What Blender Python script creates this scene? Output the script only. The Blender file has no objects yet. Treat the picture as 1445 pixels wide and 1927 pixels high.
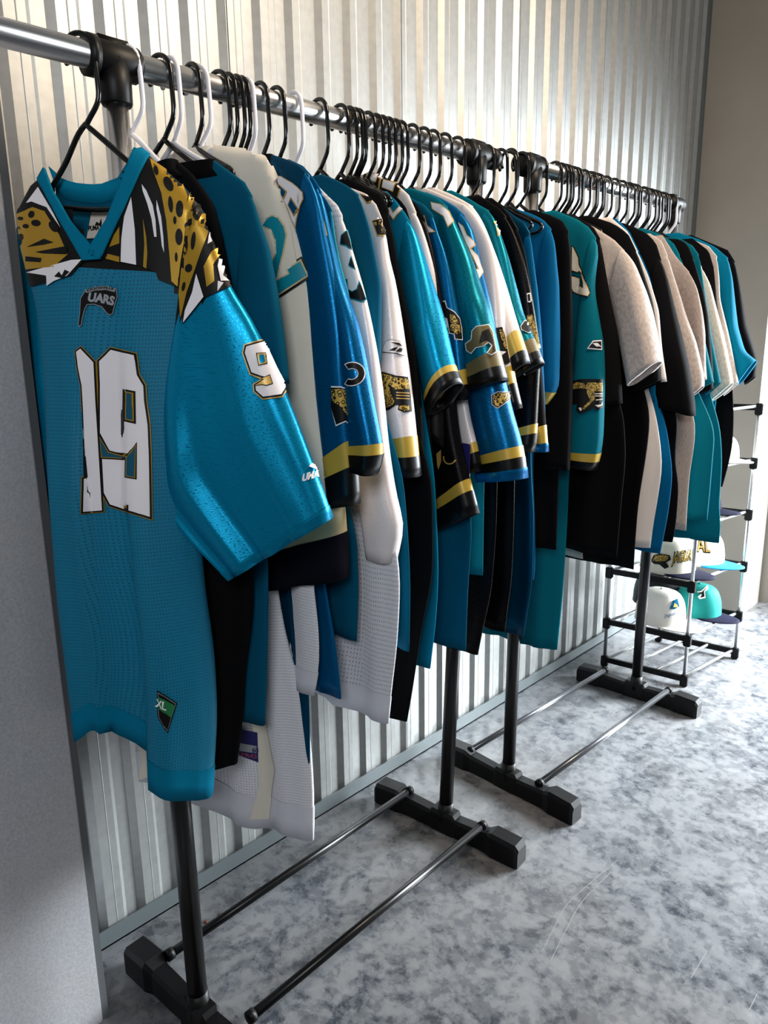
import bpy, bmesh, math, random
from mathutils import Vector, Matrix
from mathutils.bvhtree import BVHTree
from mathutils.geometry import delaunay_2d_cdt
random.seed(7)
S = bpy.context.scene
COL = S.collection
PI = math.pi
# ------------------------------------------------------------ camera
F = 1348.513
CAM = Vector((0.9534, -0.5208, 1.1287))
RT = Vector((0.7205, 0.6933, -0.0143)); FW = Vector((-0.6766, 0.7032, -0.2176))
FW.normalize(); RT = (RT - FW*RT.dot(FW)).normalized(); UP = RT.cross(FW)
pitch, yaw, roll = -0.2194, -0.7658, -0.01466
FW = Vector((math.sin(yaw)*math.cos(pitch), math.cos(yaw)*math.cos(pitch), math.sin(pitch)))
r0 = Vector((math.cos(yaw), -math.sin(yaw), 0)); u0 = r0.cross(FW)
RT = math.cos(roll)*r0 + math.sin(roll)*u0; UP = -math.sin(roll)*r0 + math.cos(roll)*u0
cd = bpy.data.cameras.new('camera'); cam = bpy.data.objects.new('camera', cd); COL.objects.link(cam)
cam.matrix_world = Matrix(((RT.x, UP.x, -FW.x, CAM.x), (RT.y, UP.y, -FW.y, CAM.y), (RT.z, UP.z, -FW.z, CAM.z), (0, 0, 0, 1)))
cd.sensor_fit = 'VERTICAL'; cd.sensor_height = 36; cd.lens = F/1927*36; cd.clip_start = 0.02
S.camera = cam
# ------------------------------------------------------------ world and lights
W = bpy.data.worlds.new('world'); S.world = W; W.use_nodes = True
W.node_tree.nodes['Background'].inputs[0].default_value = (0.80, 0.90, 1.0, 1)
W.node_tree.nodes['Background'].inputs[1].default_value = 0.17
def area(name, loc, target, size, sy, power, col, spread=180):
    l = bpy.data.lights.new(name, 'AREA'); l.shape = 'RECTANGLE'; l.size = size; l.size_y = sy
    l.energy = power; l.color = col; l.spread = math.radians(spread)
    o = bpy.data.objects.new(name, l); COL.objects.link(o); o.location = loc
    o.rotation_euler = (Vector(target)-Vector(loc)).to_track_quat('-Z', 'Y').to_euler()
    return o
area('door_daylight', (1.30, 3.15, 1.15), (0.25, 1.75, 0.1), 1.3, 1.9, 130, (0.88, 0.95, 1.0), 105)
area('added_floor_fill', (1.05, 2.75, 0.9), (0.45, 2.1, 0.0), 0.6, 0.7, 60, (0.92, 0.97, 1.0), 120)  # added lamp that brightens the floor near the door, no source of its own
area('ceiling_lamp', (0.85, 0.75, 2.30), (-0.25, 0.6, 1.6), 0.35, 0.6, 25, (1.0, 0.80, 0.60))
area('unit_front_light', (1.3, -1.1, 1.7), (0, 0.3, 0.9), 0.5, 0.5, 12, (0.94, 0.97, 1.0))
S.view_settings.view_transform = 'Standard'; S.view_settings.look = 'None'
S.view_settings.exposure = 0.0; S.view_settings.gamma = 1; S.view_settings.use_curve_mapping = False

# ------------------------------------------------------------ picture geometry
def ray(px): return (FW*F + RT*(px[0]-722.5) - UP*(px[1]-963.5)).normalized()
def onX(px, X): d = ray(px); return CAM + d*((X-CAM.x)/d.x)
def onY(px, Y): d = ray(px); return CAM + d*((Y-CAM.y)/d.y)
def onZ(px, Z): d = ray(px); return CAM + d*((Z-CAM.z)/d.z)
def crop(ox, oy, s, pts): return [(ox+x/s, oy+y/s) for x, y in pts]

# ------------------------------------------------------------ materials
def srgb(r, g, b):
    f = lambda c: c/12.92 if c <= .04045 else ((c+.055)/1.055)**2.4
    return (f(r/255), f(g/255), f(b/255), 1)
MATS = {}
def mat(name, col, rough=.8, metal=0, spec=.3, **k):
    m = bpy.data.materials.new(name); m.use_nodes = True; b = m.node_tree.nodes['Principled BSDF']
    b.inputs['Base Color'].default_value = col; b.inputs['Roughness'].default_value = rough
    b.inputs['Metallic'].default_value = metal; b.inputs['Specular IOR Level'].default_value = spec
    if 'sheen' in k: b.inputs['Sheen Weight'].default_value = k['sheen']
    if 'coat' in k: b.inputs['Coat Weight'].default_value = k['coat']; b.inputs['Coat Roughness'].default_value = .15
    MATS[name] = m; return m
class N:
    def __init__(s, m): s.t = m.node_tree; s.b = s.t.nodes['Principled BSDF']
    def new(s, ty, ins=None, **a):
        n = s.t.nodes.new(ty)
        for k, v in a.items(): setattr(n, k, v)
        for k, v in (ins or {}).items():
            if isinstance(v, bpy.types.NodeSocket): s.t.links.new(v, n.inputs[k])
            else: n.inputs[k].default_value = v
        return n
    def link(s, a, b): s.t.links.new(a, b)
    def ramp(s, fac, stops):
        r = s.new('ShaderNodeValToRGB', {'Fac': fac}); e = r.color_ramp.elements
        e[0].position, e[0].color = stops[0]; e[1].position, e[1].color = stops[-1]
        for p, c in stops[1:-1]: x = e.new(p); x.color = c
        return r.outputs['Color']
    def mix(s, fac, a, b, mode='MIX'):
        n = s.new('ShaderNodeMix', data_type='RGBA', blend_type=mode)
        for i, v in ((0, fac), (6, a), (7, b)):
            if isinstance(v, bpy.types.NodeSocket): s.t.links.new(v, n.inputs[i])
            else: n.inputs[i].default_value = v
        return n.outputs[2]
def cloth(name, col, kind='knit', rough=.85):
    """knit: matte jersey; mesh: knit with rows of eyelets; dazzle: shiny sparkling polyester; heather: flecked cotton"""
    m = mat(name, col, rough, 0, .15); n = N(m)
    tc = n.new('ShaderNodeTexCoord').outputs['UV']
    dark = tuple(c*.45 for c in col[:3])+(1,)
    if kind == 'knit':
        w = n.new('ShaderNodeTexNoise', {'Vector': tc, 'Scale': 30., 'Detail': 4.})
        n.link(n.mix(.18, col, n.mix(w.outputs['Fac'], dark, col)), n.b.inputs['Base Color'])
        f = n.new('ShaderNodeTexNoise', {'Vector': tc, 'Scale': 900., 'Detail': 2.})
        n.link(n.new('ShaderNodeBump', {'Height': f.outputs['Fac'], 'Strength': .25, 'Distance': .001}).outputs[0], n.b.inputs['Normal'])
        n.b.inputs['Sheen Weight'].default_value = .0; n.b.inputs['Specular IOR Level'].default_value = .08
    if kind in ('mesh', 'bigmesh'):
        sc = 330. if kind == 'mesh' else 210.
        mp = n.new('ShaderNodeMapping', {'Vector': tc, 'Scale': (1., .62, 1.)}).outputs[0]
        v = n.new('ShaderNodeTexVoronoi', {'Vector': mp, 'Scale': sc, 'Randomness': .12})
        hole = n.ramp(v.outputs['Distance'], [(.14, (.7, .7, .7, 1)), (.26, (0, 0, 0, 1))])
        n.link(n.mix(hole, col, tuple(c*.22 for c in col[:3])+(1,)), n.b.inputs['Base Color'])
        n.link(n.new('ShaderNodeBump', {'Height': v.outputs['Distance'], 'Strength': .5, 'Distance': .001}).outputs[0], n.b.inputs['Normal'])
        n.b.inputs['Roughness'].default_value = .6; n.b.inputs['Specular IOR Level'].default_value = .3
    if kind == 'dazzle':
        mp = n.new('ShaderNodeMapping', {'Vector': tc, 'Scale': (500., 900., 1.)}).outputs[0]
        f = n.new('ShaderNodeTexNoise', {'Vector': mp, 'Scale': 1., 'Detail': 1.})
        g = n.new('ShaderNodeTexNoise', {'Vector': tc, 'Scale': 420., 'Detail': 0.})
        sp = n.ramp(g.outputs['Fac'], [(.60, (.36, .36, .36, 1)), (.72, (.14, .14, .14, 1))])
        n.link(sp, n.b.inputs['Roughness'])
        n.b.inputs['Metallic'].default_value = .55 if max(col[:3]) < .6 else .05; n.b.inputs['Specular IOR Level'].default_value = .6
        n.b.inputs['Specular Tint'].default_value = tuple(min(1, c*1.5+.25) for c in col[:3])+(1,)
        n.link(n.new('ShaderNodeBump', {'Height': f.outputs['Fac'], 'Strength': .2, 'Distance': .0006}).outputs[0], n.b.inputs['Normal'])
    if kind == 'heather':
        mp = n.new('ShaderNodeMapping', {'Vector': tc, 'Scale': (1., .4, 1.)}).outputs[0]
        f = n.new('ShaderNodeTexNoise', {'Vector': mp, 'Scale': 260., 'Detail': 6.})
        n.link(n.ramp(f.outputs['Fac'], [(.30, tuple(c*.68 for c in col[:3])+(1,)), (.60, col)]), n.b.inputs['Base Color'])
    return m
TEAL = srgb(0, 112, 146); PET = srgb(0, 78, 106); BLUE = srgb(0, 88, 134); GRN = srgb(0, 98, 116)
cloth('teal_mesh', TEAL, 'mesh'); cloth('teal_dazzle', srgb(0, 130, 170), 'dazzle'); cloth('blue_dazzle', srgb(0, 92, 142), 'dazzle')
cloth('green_dazzle', srgb(0, 108, 126), 'dazzle'); cloth('teal_knit', TEAL); cloth('petrol_knit', PET); cloth('blue_knit', BLUE)
cloth('green_knit', GRN); cloth('dark_teal_dazzle', srgb(0, 66, 96), 'dazzle'); cloth('cream_knit', srgb(226, 219, 204))
cloth('white_mesh', srgb(222, 222, 228), 'mesh'); cloth('white_bigmesh', srgb(214, 214, 220), 'bigmesh'); cloth('white_dazzle', srgb(224, 216, 216), 'dazzle')
cloth('white_hem', srgb(216, 216, 224)); cloth('white_knit', srgb(222, 214, 210)); cloth('black_knit', srgb(9, 9, 11)); cloth('black_dazzle', srgb(16, 15, 18), 'dazzle')
cloth('navy_knit', srgb(13, 13, 24)); cloth('grey_heather', srgb(196, 184, 178), 'heather'); cloth('pale_heather', srgb(208, 202, 190), 'heather')
cloth('dark_heather', srgb(168, 154, 148), 'heather')
mat('print_white', srgb(232, 228, 232), .55, 0, .3); mat('print_black', srgb(11, 10, 10), .5, 0, .2); mat('print_gold', srgb(196, 158, 84), .4, .3, .5)
mat('cuff_gold', srgb(186, 156, 62), .35, .15, .5); mat('cuff_black', srgb(8, 8, 9), .34, 0, .25); mat('beige_band', srgb(196, 180, 138), .8)
mat('print_teal', srgb(0, 130, 150), .5); mat('print_silver', srgb(170, 175, 180), .35, .5); mat('shine_gold', srgb(178, 138, 36), .38, .45, .5)
mat('tag_green', srgb(26, 110, 62), .6); mat('tag_navy', srgb(34, 34, 96), .5); mat('tag_red', srgb(170, 70, 80), .6); mat('tag_paper', srgb(205, 196, 186), .6)
mat('print_brown', srgb(104, 92, 58), .45, .2)
def spotted(name, a, b, sc):
    m = mat(name, a, .45, .2); n = N(m); tc = n.new('ShaderNodeTexCoord').outputs['Object']
    v = n.new('ShaderNodeTexVoronoi', {'Vector': tc, 'Scale': sc}, feature='F1')
    n.link(n.ramp(v.outputs['Distance'], [(.30, a), (.36, b), (.52, b), (.58, a)]), n.b.inputs['Base Color'])
spotted('leopard_gold', srgb(190, 156, 70), srgb(22, 18, 14), 190.)
spotted('leopard_fine', srgb(196, 164, 84), srgb(30, 24, 16), 260.)
mat('plastic_black', srgb(9, 9, 10), .14, 0, .5); mat('plastic_white', srgb(228, 226, 232), .22, 0, .5)
mat('rack_black', srgb(8, 8, 9), .45, 0, .22); mat('chrome', srgb(215, 215, 215), .26, 1); mat('tube_black', srgb(9, 9, 10), .3, 0, .4)
mat('shelf_tube', srgb(200, 203, 206), .28, .9); mat('lit_black_rail', srgb(110, 112, 116), .25, .85)  # second one: farther rack's black floor rails, bright reflections put into the grey
# corrugated galvanised wall
m = mat('galvanised', srgb(176, 180, 180), .42, .42, .4); n = N(m); tc = n.new('ShaderNodeTexCoord').outputs['Object']
a = n.new('ShaderNodeTexNoise', {'Vector': tc, 'Scale': 60., 'Detail': 5.}); b2 = n.new('ShaderNodeTexVoronoi', {'Vector': tc, 'Scale': 90.})
c = n.mix(a.outputs['Fac'], srgb(150, 152, 152), srgb(176, 178, 176)); n.link(c, n.b.inputs['Base Color'])
m = mat('speckled_panel', srgb(186, 187, 192), .42, .25, .4); n = N(m); tc = n.new('ShaderNodeTexCoord').outputs['Object']
a = n.new('ShaderNodeTexNoise', {'Vector': tc, 'Scale': 260., 'Detail': 3.}); b2 = n.new('ShaderNodeTexNoise', {'Vector': tc, 'Scale': 6., 'Detail': 3.})
c = n.mix(a.outputs['Fac'], srgb(150, 151, 156), srgb(206, 207, 212)); c = n.mix(n.ramp(b2.outputs['Fac'], [(.4, (0, 0, 0, 1)), (.75, (.3, .3, .3, 1))]), c, srgb(190, 182, 172)); n.link(c, n.b.inputs['Base Color'])
n.link(n.new('ShaderNodeBump', {'Height': a.outputs['Fac'], 'Strength': .2, 'Distance': .001}).outputs[0], n.b.inputs['Normal'])
m = mat('far_paint', srgb(168, 166, 160), .6, 0, .4); n = N(m); tc = n.new('ShaderNodeTexCoord').outputs['Object']
a = n.new('ShaderNodeTexNoise', {'Vector': tc, 'Scale': 5., 'Detail': 6.}); n.link(n.mix(a.outputs['Fac'], srgb(140, 134, 126), srgb(158, 152, 144)), n.b.inputs['Base Color'])
mat('gap_shade', srgb(96, 98, 100), .5, .3); mat('base_angle', srgb(104, 112, 114), .45, .3); mat('ceiling_paint', srgb(190, 190, 186), .8)
# polished concrete
m = mat('concrete', srgb(128, 134, 142), .4, 0, .5); n = N(m); tc = n.new('ShaderNodeTexCoord').outputs['Object']
wob = n.new('ShaderNodeTexNoise', {'Vector': tc, 'Scale': 9., 'Detail': 4.})
tv = n.mix(.035, tc, wob.outputs['Color'], 'ADD')
a = n.new('ShaderNodeTexNoise', {'Vector': tv, 'Scale': 13., 'Detail': 12., 'Roughness': .70, 'Distortion': .15})
b2 = n.new('ShaderNodeTexNoise', {'Vector': tv, 'Scale': 42., 'Detail': 8., 'Roughness': .62})
c3 = n.new('ShaderNodeTexNoise', {'Vector': tc, 'Scale': 1.7, 'Detail': 3.})
c1 = n.ramp(a.outputs['Fac'], [(.40, srgb(56, 60, 67)), (.465, srgb(80, 85, 91)), (.495, srgb(104, 107, 111)), (.62, srgb(120, 122, 125))])
c2 = n.ramp(b2.outputs['Fac'], [(.43, srgb(48, 52, 58)), (.465, srgb(86, 89, 94)), (.56, srgb(110, 112, 114))])
c = n.mix(.5, c1, c2)
vo = n.new('ShaderNodeTexVoronoi', {'Vector': tv, 'Scale': 26., 'Randomness': 1.})
zone = n.ramp(c3.outputs['Fac'], [(.46, (0, 0, 0, 1)), (.58, (1, 1, 1, 1))])
bl = n.ramp(vo.outputs['Distance'], [(.14, (.75,)*3+(1,)), (.30, (0, 0, 0, 1))])
c = n.mix(n.mix(1., bl, zone, 'MULTIPLY'), c, srgb(74, 80, 90))
c = n.mix(n.ramp(c3.outputs['Fac'], [(.40, (0, 0, 0, 1)), (.7, (.35,)*3+(1,))]), c, srgb(116, 111, 106))
n.link(c, n.b.inputs['Base Color'])
n.link(n.ramp(a.outputs['Fac'], [(.35, (.2,)*3+(1,)), (.7, (.42,)*3+(1,))]), n.b.inputs['Roughness'])
n.link(n.new('ShaderNodeBump', {'Height': b2.outputs['Fac'], 'Strength': .12, 'Distance': .002}).outputs[0], n.b.inputs['Normal'])

# ------------------------------------------------------------ mesh helpers
def mk(name, verts, faces, m, parent=None, smooth=True, uv=None):
    me = bpy.data.meshes.new(name); me.from_pydata([tuple(v) for v in verts], [], faces)
    me.materials.append(MATS[m] if isinstance(m, str) else m)
    if smooth: me.polygons.foreach_set('use_smooth', [True]*len(me.polygons))
    if uv:
        l = me.uv_layers.new(name='UVMap')
        l.data.foreach_set('uv', [c for lp in me.loops for c in uv[lp.vertex_index]])
    me.update(); o = bpy.data.objects.new(name, me); COL.objects.link(o)
    if parent: o.parent = parent; o.matrix_parent_inverse = Matrix.Translation(parent.location).inverted() if parent.type == 'EMPTY' else Matrix()
    return o
def thing(name, label, cat, loc, group=None):
    o = bpy.data.objects.new(name, None); COL.objects.link(o); o.location = loc; o.empty_display_size = .05
    o['label'] = label; o['category'] = cat
    if group: o['group'] = group
    return o
def box_mesh(lo, hi, bev=0):
    bm = bmesh.new(); bmesh.ops.create_cube(bm, size=1)
    for v in bm.verts: v.co = Vector(((lo[i]+hi[i])/2 + v.co[i]*(hi[i]-lo[i]) for i in range(3)))
    if bev: bmesh.ops.bevel(bm, geom=bm.edges[:], offset=bev, segments=2, affect='EDGES')
    v = [x.co.copy() for x in bm.verts]; f = [[q.index for q in p.verts] for p in bm.faces]; bm.free(); return v, f
def box(name, lo, hi, m, parent=None, bev=0, xf=None, smooth=False):
    v, f = box_mesh(lo, hi, bev)
    if xf: v = [xf @ p for p in v]
    return mk(name, v, f, m, parent, smooth)
def tube_geo(path, r, seg=10, closed=False, cap=True):
    P = [Vector(p) for p in path]; n = len(P); V = []; Fc = []
    prev = None
    for i, p in enumerate(P):
        a = P[(i-1) % n] if (closed or i) else p; b = P[(i+1) % n] if (closed or i < n-1) else p
        t = (b-a).normalized()
        if prev is None:
            u = t.orthogonal().normalized()
        else: u = (prev - t*prev.dot(t)).normalized()
        prev = u; w = t.cross(u); rr = r[i] if isinstance(r, (list, tuple)) else r
        for k in range(seg): an = 2*PI*k/seg; V.append(p + u*math.cos(an)*rr + w*math.sin(an)*rr)
    for i in range(n if closed else n-1):
        j = (i+1) % n
        for k in range(seg): k2 = (k+1) % seg; Fc.append((i*seg+k, i*seg+k2, j*seg+k2, j*seg+k))
    if cap and not closed: Fc += [tuple(range(seg))[::-1], tuple((n-1)*seg+k for k in range(seg))]
    return V, Fc
def tube(name, path, r, m, parent=None, seg=12): v, f = tube_geo(path, r, seg); return mk(name, v, f, m, parent)
def join(gs):
    V, Fc = [], []
    for v, f in gs: o = len(V); V += list(v); Fc += [tuple(i+o for i in q) for q in f]
    return V, Fc
def struct(o): o['kind'] = 'structure'; return o

# ------------------------------------------------------------ room shell
WX = -0.276
floor = struct(box('floor', (WX-.1, -2.6, -.06), (3.2, 4.6, 0), 'concrete'))
ceil = struct(box('ceiling', (WX-.1, -2.2, 2.75), (2.6, 3.4, 2.85), 'ceiling_paint'))
wl = struct(box('wall_left', (WX-.10, -.12, 0), (WX-.035, 2.66, 2.75), 'galvanised'))
def panel_profile(y0, y1):
    """points (x,y) across one sheet: dark slopes facing the camera centred on .033+.0795k"""
    pts = []; p = .0795; k = math.floor((y0-.1)/p)
    while True:
        c = .033+p*k; k += 1
        if c > y1+.1: break
        # raised flat, slope down (faces -Y), recessed flat, slope up
        pts += [(-.0105, c-.0062), (0.0, c+.0065), (0.0, c+.024), (.0006, c+.0255), (0.0, c+.027), (0.0, c+.040), (-.0105, c+.050)]
    def at(y):
        for (x0, a), (x1, b) in zip(pts, pts[1:]):
            if a <= y <= b: return x0+(x1-x0)*(y-a)/max(1e-6, b-a)
        return 0
    return [(at(y0), y0)] + [q for q in pts if y0 < q[1] < y1] + [(at(y1), y1)]
seams = [-.118, .360-.0, .838, 1.317, 1.795, 2.273, 2.60]
for i in range(len(seams)-1):
    pr = panel_profile(seams[i]+.0012, seams[i+1]-.0012)
    pr = [(pr[0][0]-.012, pr[0][1])] + pr + [(pr[-1][0]-.012, pr[-1][1])]
    V = [(WX+x-.0, y, z) for z in (.01, 1.4, 2.75) for x, y in pr]; n_ = len(pr)
    Fc = [(r*n_+j, r*n_+j+1, (r+1)*n_+j+1, (r+1)*n_+j) for r in range(2) for j in range(n_-1)]
    mk('metal_panel', V, Fc, 'galvanised', wl, smooth=False)
struct(mk('trim_1', *join([box_mesh((WX-.012, -.118, 0), (WX+.010, 2.6, .0035)), box_mesh((WX+.0065, -.118, 0), (WX+.010, 2.6, .038))]), 'base_angle', smooth=False))
struct(box('wall_left_front', (WX-.1, -2.2, 0), (-.118, -.129, 2.75), 'speckled_panel', bev=.002))
struct(box('gap_shade_strip', (-.150, -.1295, 0), (-.1215, -.117, 2.75), 'gap_shade'))  # recessed strip, its dark grey painted in for the shadow gap beside the panel
struct(box('wall_back', (WX-.1, 2.60, 0), (.040, 2.86, 2.75), 'far_paint'))
struct(box('trim_3', (WX, 2.585, 0), (WX+.012, 2.60, 2.75), 'base_angle'))
struct(box('wall_passage', (.03, 2.88, 0), (.30, 2.98, 2.75), 'far_paint'))
struct(box('wall_right', (2.45, -2.2, 0), (2.55, 1.9, 2.75), 'galvanised'))

# ------------------------------------------------------------ garment racks
T1 = onX((213, 115), 0); T2 = onX((897, 292), .03); T3 = onX((1003, 314), .02); T4 = onX((1268, 385), .04)
B1 = onZ((372, 1868), .07); B2 = onZ((838, 1512), .07); B3 = onZ((957, 1437), .07); B4 = onZ((1198, 1274), .07)
railA = (T1, (T2-T1)); railB = (T3, (T4-T3))
def rail_at(y):
    o, d = railA if y < .84 else railB
    return o + d*((y-o.y)/d.y)
def foot(root, base, lpx, rpx, fall=0.0):
    a = onZ(lpx, .03) if lpx else None; b = onZ(rpx, .03) if rpx else None
    if a and b: u = (b-a); L = u.length/2; u.normalize(); 
    elif a: u = (base-a); u.z = 0; L = u.length; u.normalize()
    c = Vector((base.x, base.y, 0))
    L = .205
    w = u.cross(Vector((0, 0, 1)))
    prof = [(-L, .012, .028, .8), (-L, .044, .028, .8), (-L+.008, .056, .026, 1), (-L+.07, .060, .026, 1), (-L+.088, .050, .019, 1), (-.035, .046, .018, 1), (-.03, .056, .021, 1),
            (.03, .056, .021, 1), (.035, .046, .018, 1), (L-.088, .050, .019, 1), (L-.07, .060, .026, 1), (L-.008, .056, .026, 1), (L, .044, .028, .8), (L, .012, .028, .8)]
    V, Fc = [], []
    for s, h, hw, k in prof:
        hw = hw*.9
        ring = [(-hw*k, .002), (-hw*k, max(.004, h-.008)), (-hw*.75*k, h), (hw*.75*k, h), (hw*k, max(.004, h-.008)), (hw*k, .002)]
        V += [c + u*s + w*q + Vector((0, 0, z)) for q, z in ring]
    n_ = len(prof)
    for i in range(n_-1):
        for j in range(6): j2 = (j+1) % 6; Fc.append((i*6+j, (i+1)*6+j, (i+1)*6+j2, i*6+j2))
    Fc += [tuple(range(6)), tuple((n_-1)*6+j for j in range(5, -1, -1))]
    mk('foot', V, Fc, 'rack_black', root, smooth=False)
    return c, u
def tee(root, T, along, ext=.034):
    d = along.normalized(); down = Vector((0, 0, -1))
    g = [tube_geo([T-d*ext, T-d*(ext-.004), T+d*(ext-.004), T+d*ext], [.018, .0215, .0215, .018], 20),
         tube_geo([T, T+down*.03, T+down*.050, T+down*.053], [.0215, .0205, .020, .018], 20),
         tube_geo([T-d*(ext+.002), T-d*(ext-.010)], [.0245, .0245], 20)]
    v, f = box_mesh((-.022, -.007, .012), (.022, .007, .026), .002)
    ang = math.atan2(d.y, d.x); M = Matrix.Translation(T) @ Matrix.Rotation(ang, 4, 'Z'); g.append(([M@p for p in v], f))
    o = mk('tee_connector', *join(g), 'rack_black', root)
    return o
def rack(label, Ta, Tb, Ba, Bb, fa, fb, rails, over0, over1, rmat):
    root = thing('garment_rack', label, 'clothes rack', (Ba.x, Ba.y, 0))
    d = (Tb-Ta).normalized()
    for T, Bp in ((Ta, Ba), (Tb, Bb)):
        up = Vector((0, 0, 0)); base = Vector((Bp.x, Bp.y, .03)); mid = base.lerp(T, .56)
        tube('lower_post', [base, mid], .0164, 'tube_black', root, 20)
        tube('post_socket', [base, base.lerp(T, .03)], [.0205, .0175], 'rack_black', root, 20)
        tube('post_collar', [mid-Vector((0, 0, .025)), mid+Vector((0, 0, .012))], .019, 'rack_black', root, 20)
        tube('upper_post', [mid, T-Vector((0, 0, .04))], .0142, 'chrome', root, 20)
        tee(root, T, d)
    tube('hanging_rail', [Ta-d*over0, Tb+d*over1], .0158, 'chrome', root, 28)
    for e, s in ((Ta-d*over0, -1), (Tb+d*over1, 1)):
        tube('end_cap', [e-d*s*.012, e+d*s*.006, e+d*s*.010], [.0205, .0205, .014], 'rack_black', root, 20)
    ca, ua = foot(root, Ba, *fa); cb, ub = foot(root, Bb, *fb)
    for p, q in rails:
        A = onZ(p, .052); Bq = onZ(q, .052); dd = (Bq-A).normalized(); A = A-dd*.012; Bq = Bq+dd*.012
        tube('floor_rail', [A, Bq], .0085, rmat, root, 14)
        dd = (Bq-A).normalized()
        tube('rail_sleeve', [A, A+dd*.012], .0112, 'rack_black', root, 14); tube('rail_sleeve', [Bq-dd*.012, Bq], .0112, 'rack_black', root, 14)
    return root
rack('black and chrome garment rack nearest the camera carrying most of the jerseys', T1, T2, B1, B2, ((247, 1785), None), ((716, 1478), (975, 1597)),
     [((325, 1792), (767, 1490)), ((478, 1908), (905, 1556))], .30, .05, 'tube_black')
rack('farther black and chrome garment rack carrying the t-shirts, ending beside the cap shelf', T3, T4, B3, B4, ((855, 1400), (1086, 1513)), ((1089, 1258), (1315, 1328)),
     [((888, 1410), (1137, 1262)), ((1018, 1472), (1256, 1300))], .04, .03, 'lit_black_rail')

# ------------------------------------------------------------ hangers
def hanger(y, ang, m, label, ends=None, zend=None, tilt=0.0, group=None, lend=None):
    R = rail_at(y); e = Vector((math.cos(ang), math.sin(ang), 0)); O = Vector((R.x, y, R.z))
    root = thing('clothes_hanger', label, 'hanger', (O.x, O.y, O.z), group)
    rr = .0158+.005; P = []
    for k in range(15):
        a = math.radians(218-k*(218-2)/14); P.append((rr*math.cos(a), rr*math.sin(a)+.0005))
    P += [(rr+.001, -.02), (rr+.002, -.052), (rr-.001, -.060), (.006, -.076), (.001, -.083)]
    nrm = Vector((-e.y, e.x, 0))
    def W3(s, z): return O + e*s + Vector((0, 0, z)) + nrm*(tilt*(z))
    P = P[:15]+smoothp(resample(P[14:], 16), 2)[1:]
    tube('hook', [W3(s, z) for s, z in P], .0033, m, root, 8)
    se, ze = (ends, zend-O.z) if ends else (.17, -.175)
    sl, zl_ = (lend[0], lend[1]-O.z) if lend else (-se, ze)
    path = [W3(0, -.082), W3(.010, -.090), W3(se*.5, -.087+(ze+.087)*.5), W3(se, ze), W3(se+.003, ze-.008), W3(se-.01, ze-.016), W3(0, (ze+zl_)/2-.018), W3(sl+.01, zl_-.016), W3(sl-.003, zl_-.008), W3(sl, zl_), W3(sl*.5, -.087+(zl_+.087)*.5), W3(-.010, -.090)]
    path = [Vector(p) for p in smoothp(resample([tuple(p) for p in path+[path[0]]], 60), 2)][:-1]
    v, f = tube_geo(path, .0036, 8, closed=True)
    mk('shoulder_frame', v, f, m, root)
    return root

# ------------------------------------------------------------ garments
def resample(P, n):
    d = [0]
    for a, b in zip(P, P[1:]): d.append(d[-1]+math.dist(a, b))
    out = []; j = 0
    for i in range(n):
        t = d[-1]*i/(n-1)
        while j < len(P)-2 and d[j+1] < t: j += 1
        k = (t-d[j])/max(1e-9, d[j+1]-d[j]); out.append(tuple(P[j][c]+(P[j+1][c]-P[j][c])*k for c in range(len(P[j]))))
    return out
def smoothp(P, it=2):
    for _ in range(it):
        Q = [P[0]]
        for i in range(1, len(P)-1): Q.append(tuple((P[i-1][c]+2*P[i][c]+P[i+1][c])/4 for c in range(len(P[0]))))
        P = Q+[P[-1]]
    return P
def topx_(P):
    d = P-CAM; w = d.dot(FW); return (722.5+F*d.dot(RT)/w, 963.5-F*d.dot(UP)/w)
class Plane:
    def __init__(s, y, ang):
        R = rail_at(y); s.O = Vector((R.x, y, 0)); s.e = Vector((math.cos(ang), math.sin(ang), 0)); s.n = Vector((math.sin(ang), -math.cos(ang), 0))
    def px(s, p):
        d = ray(p); t = (s.O-CAM).dot(s.n)/d.dot(s.n); P = CAM+d*t - s.O; return (P.dot(s.e), P.z)
    def w(s, a, z, o=0): return s.O + s.e*a + Vector((0, 0, z)) + s.n*o
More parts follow.
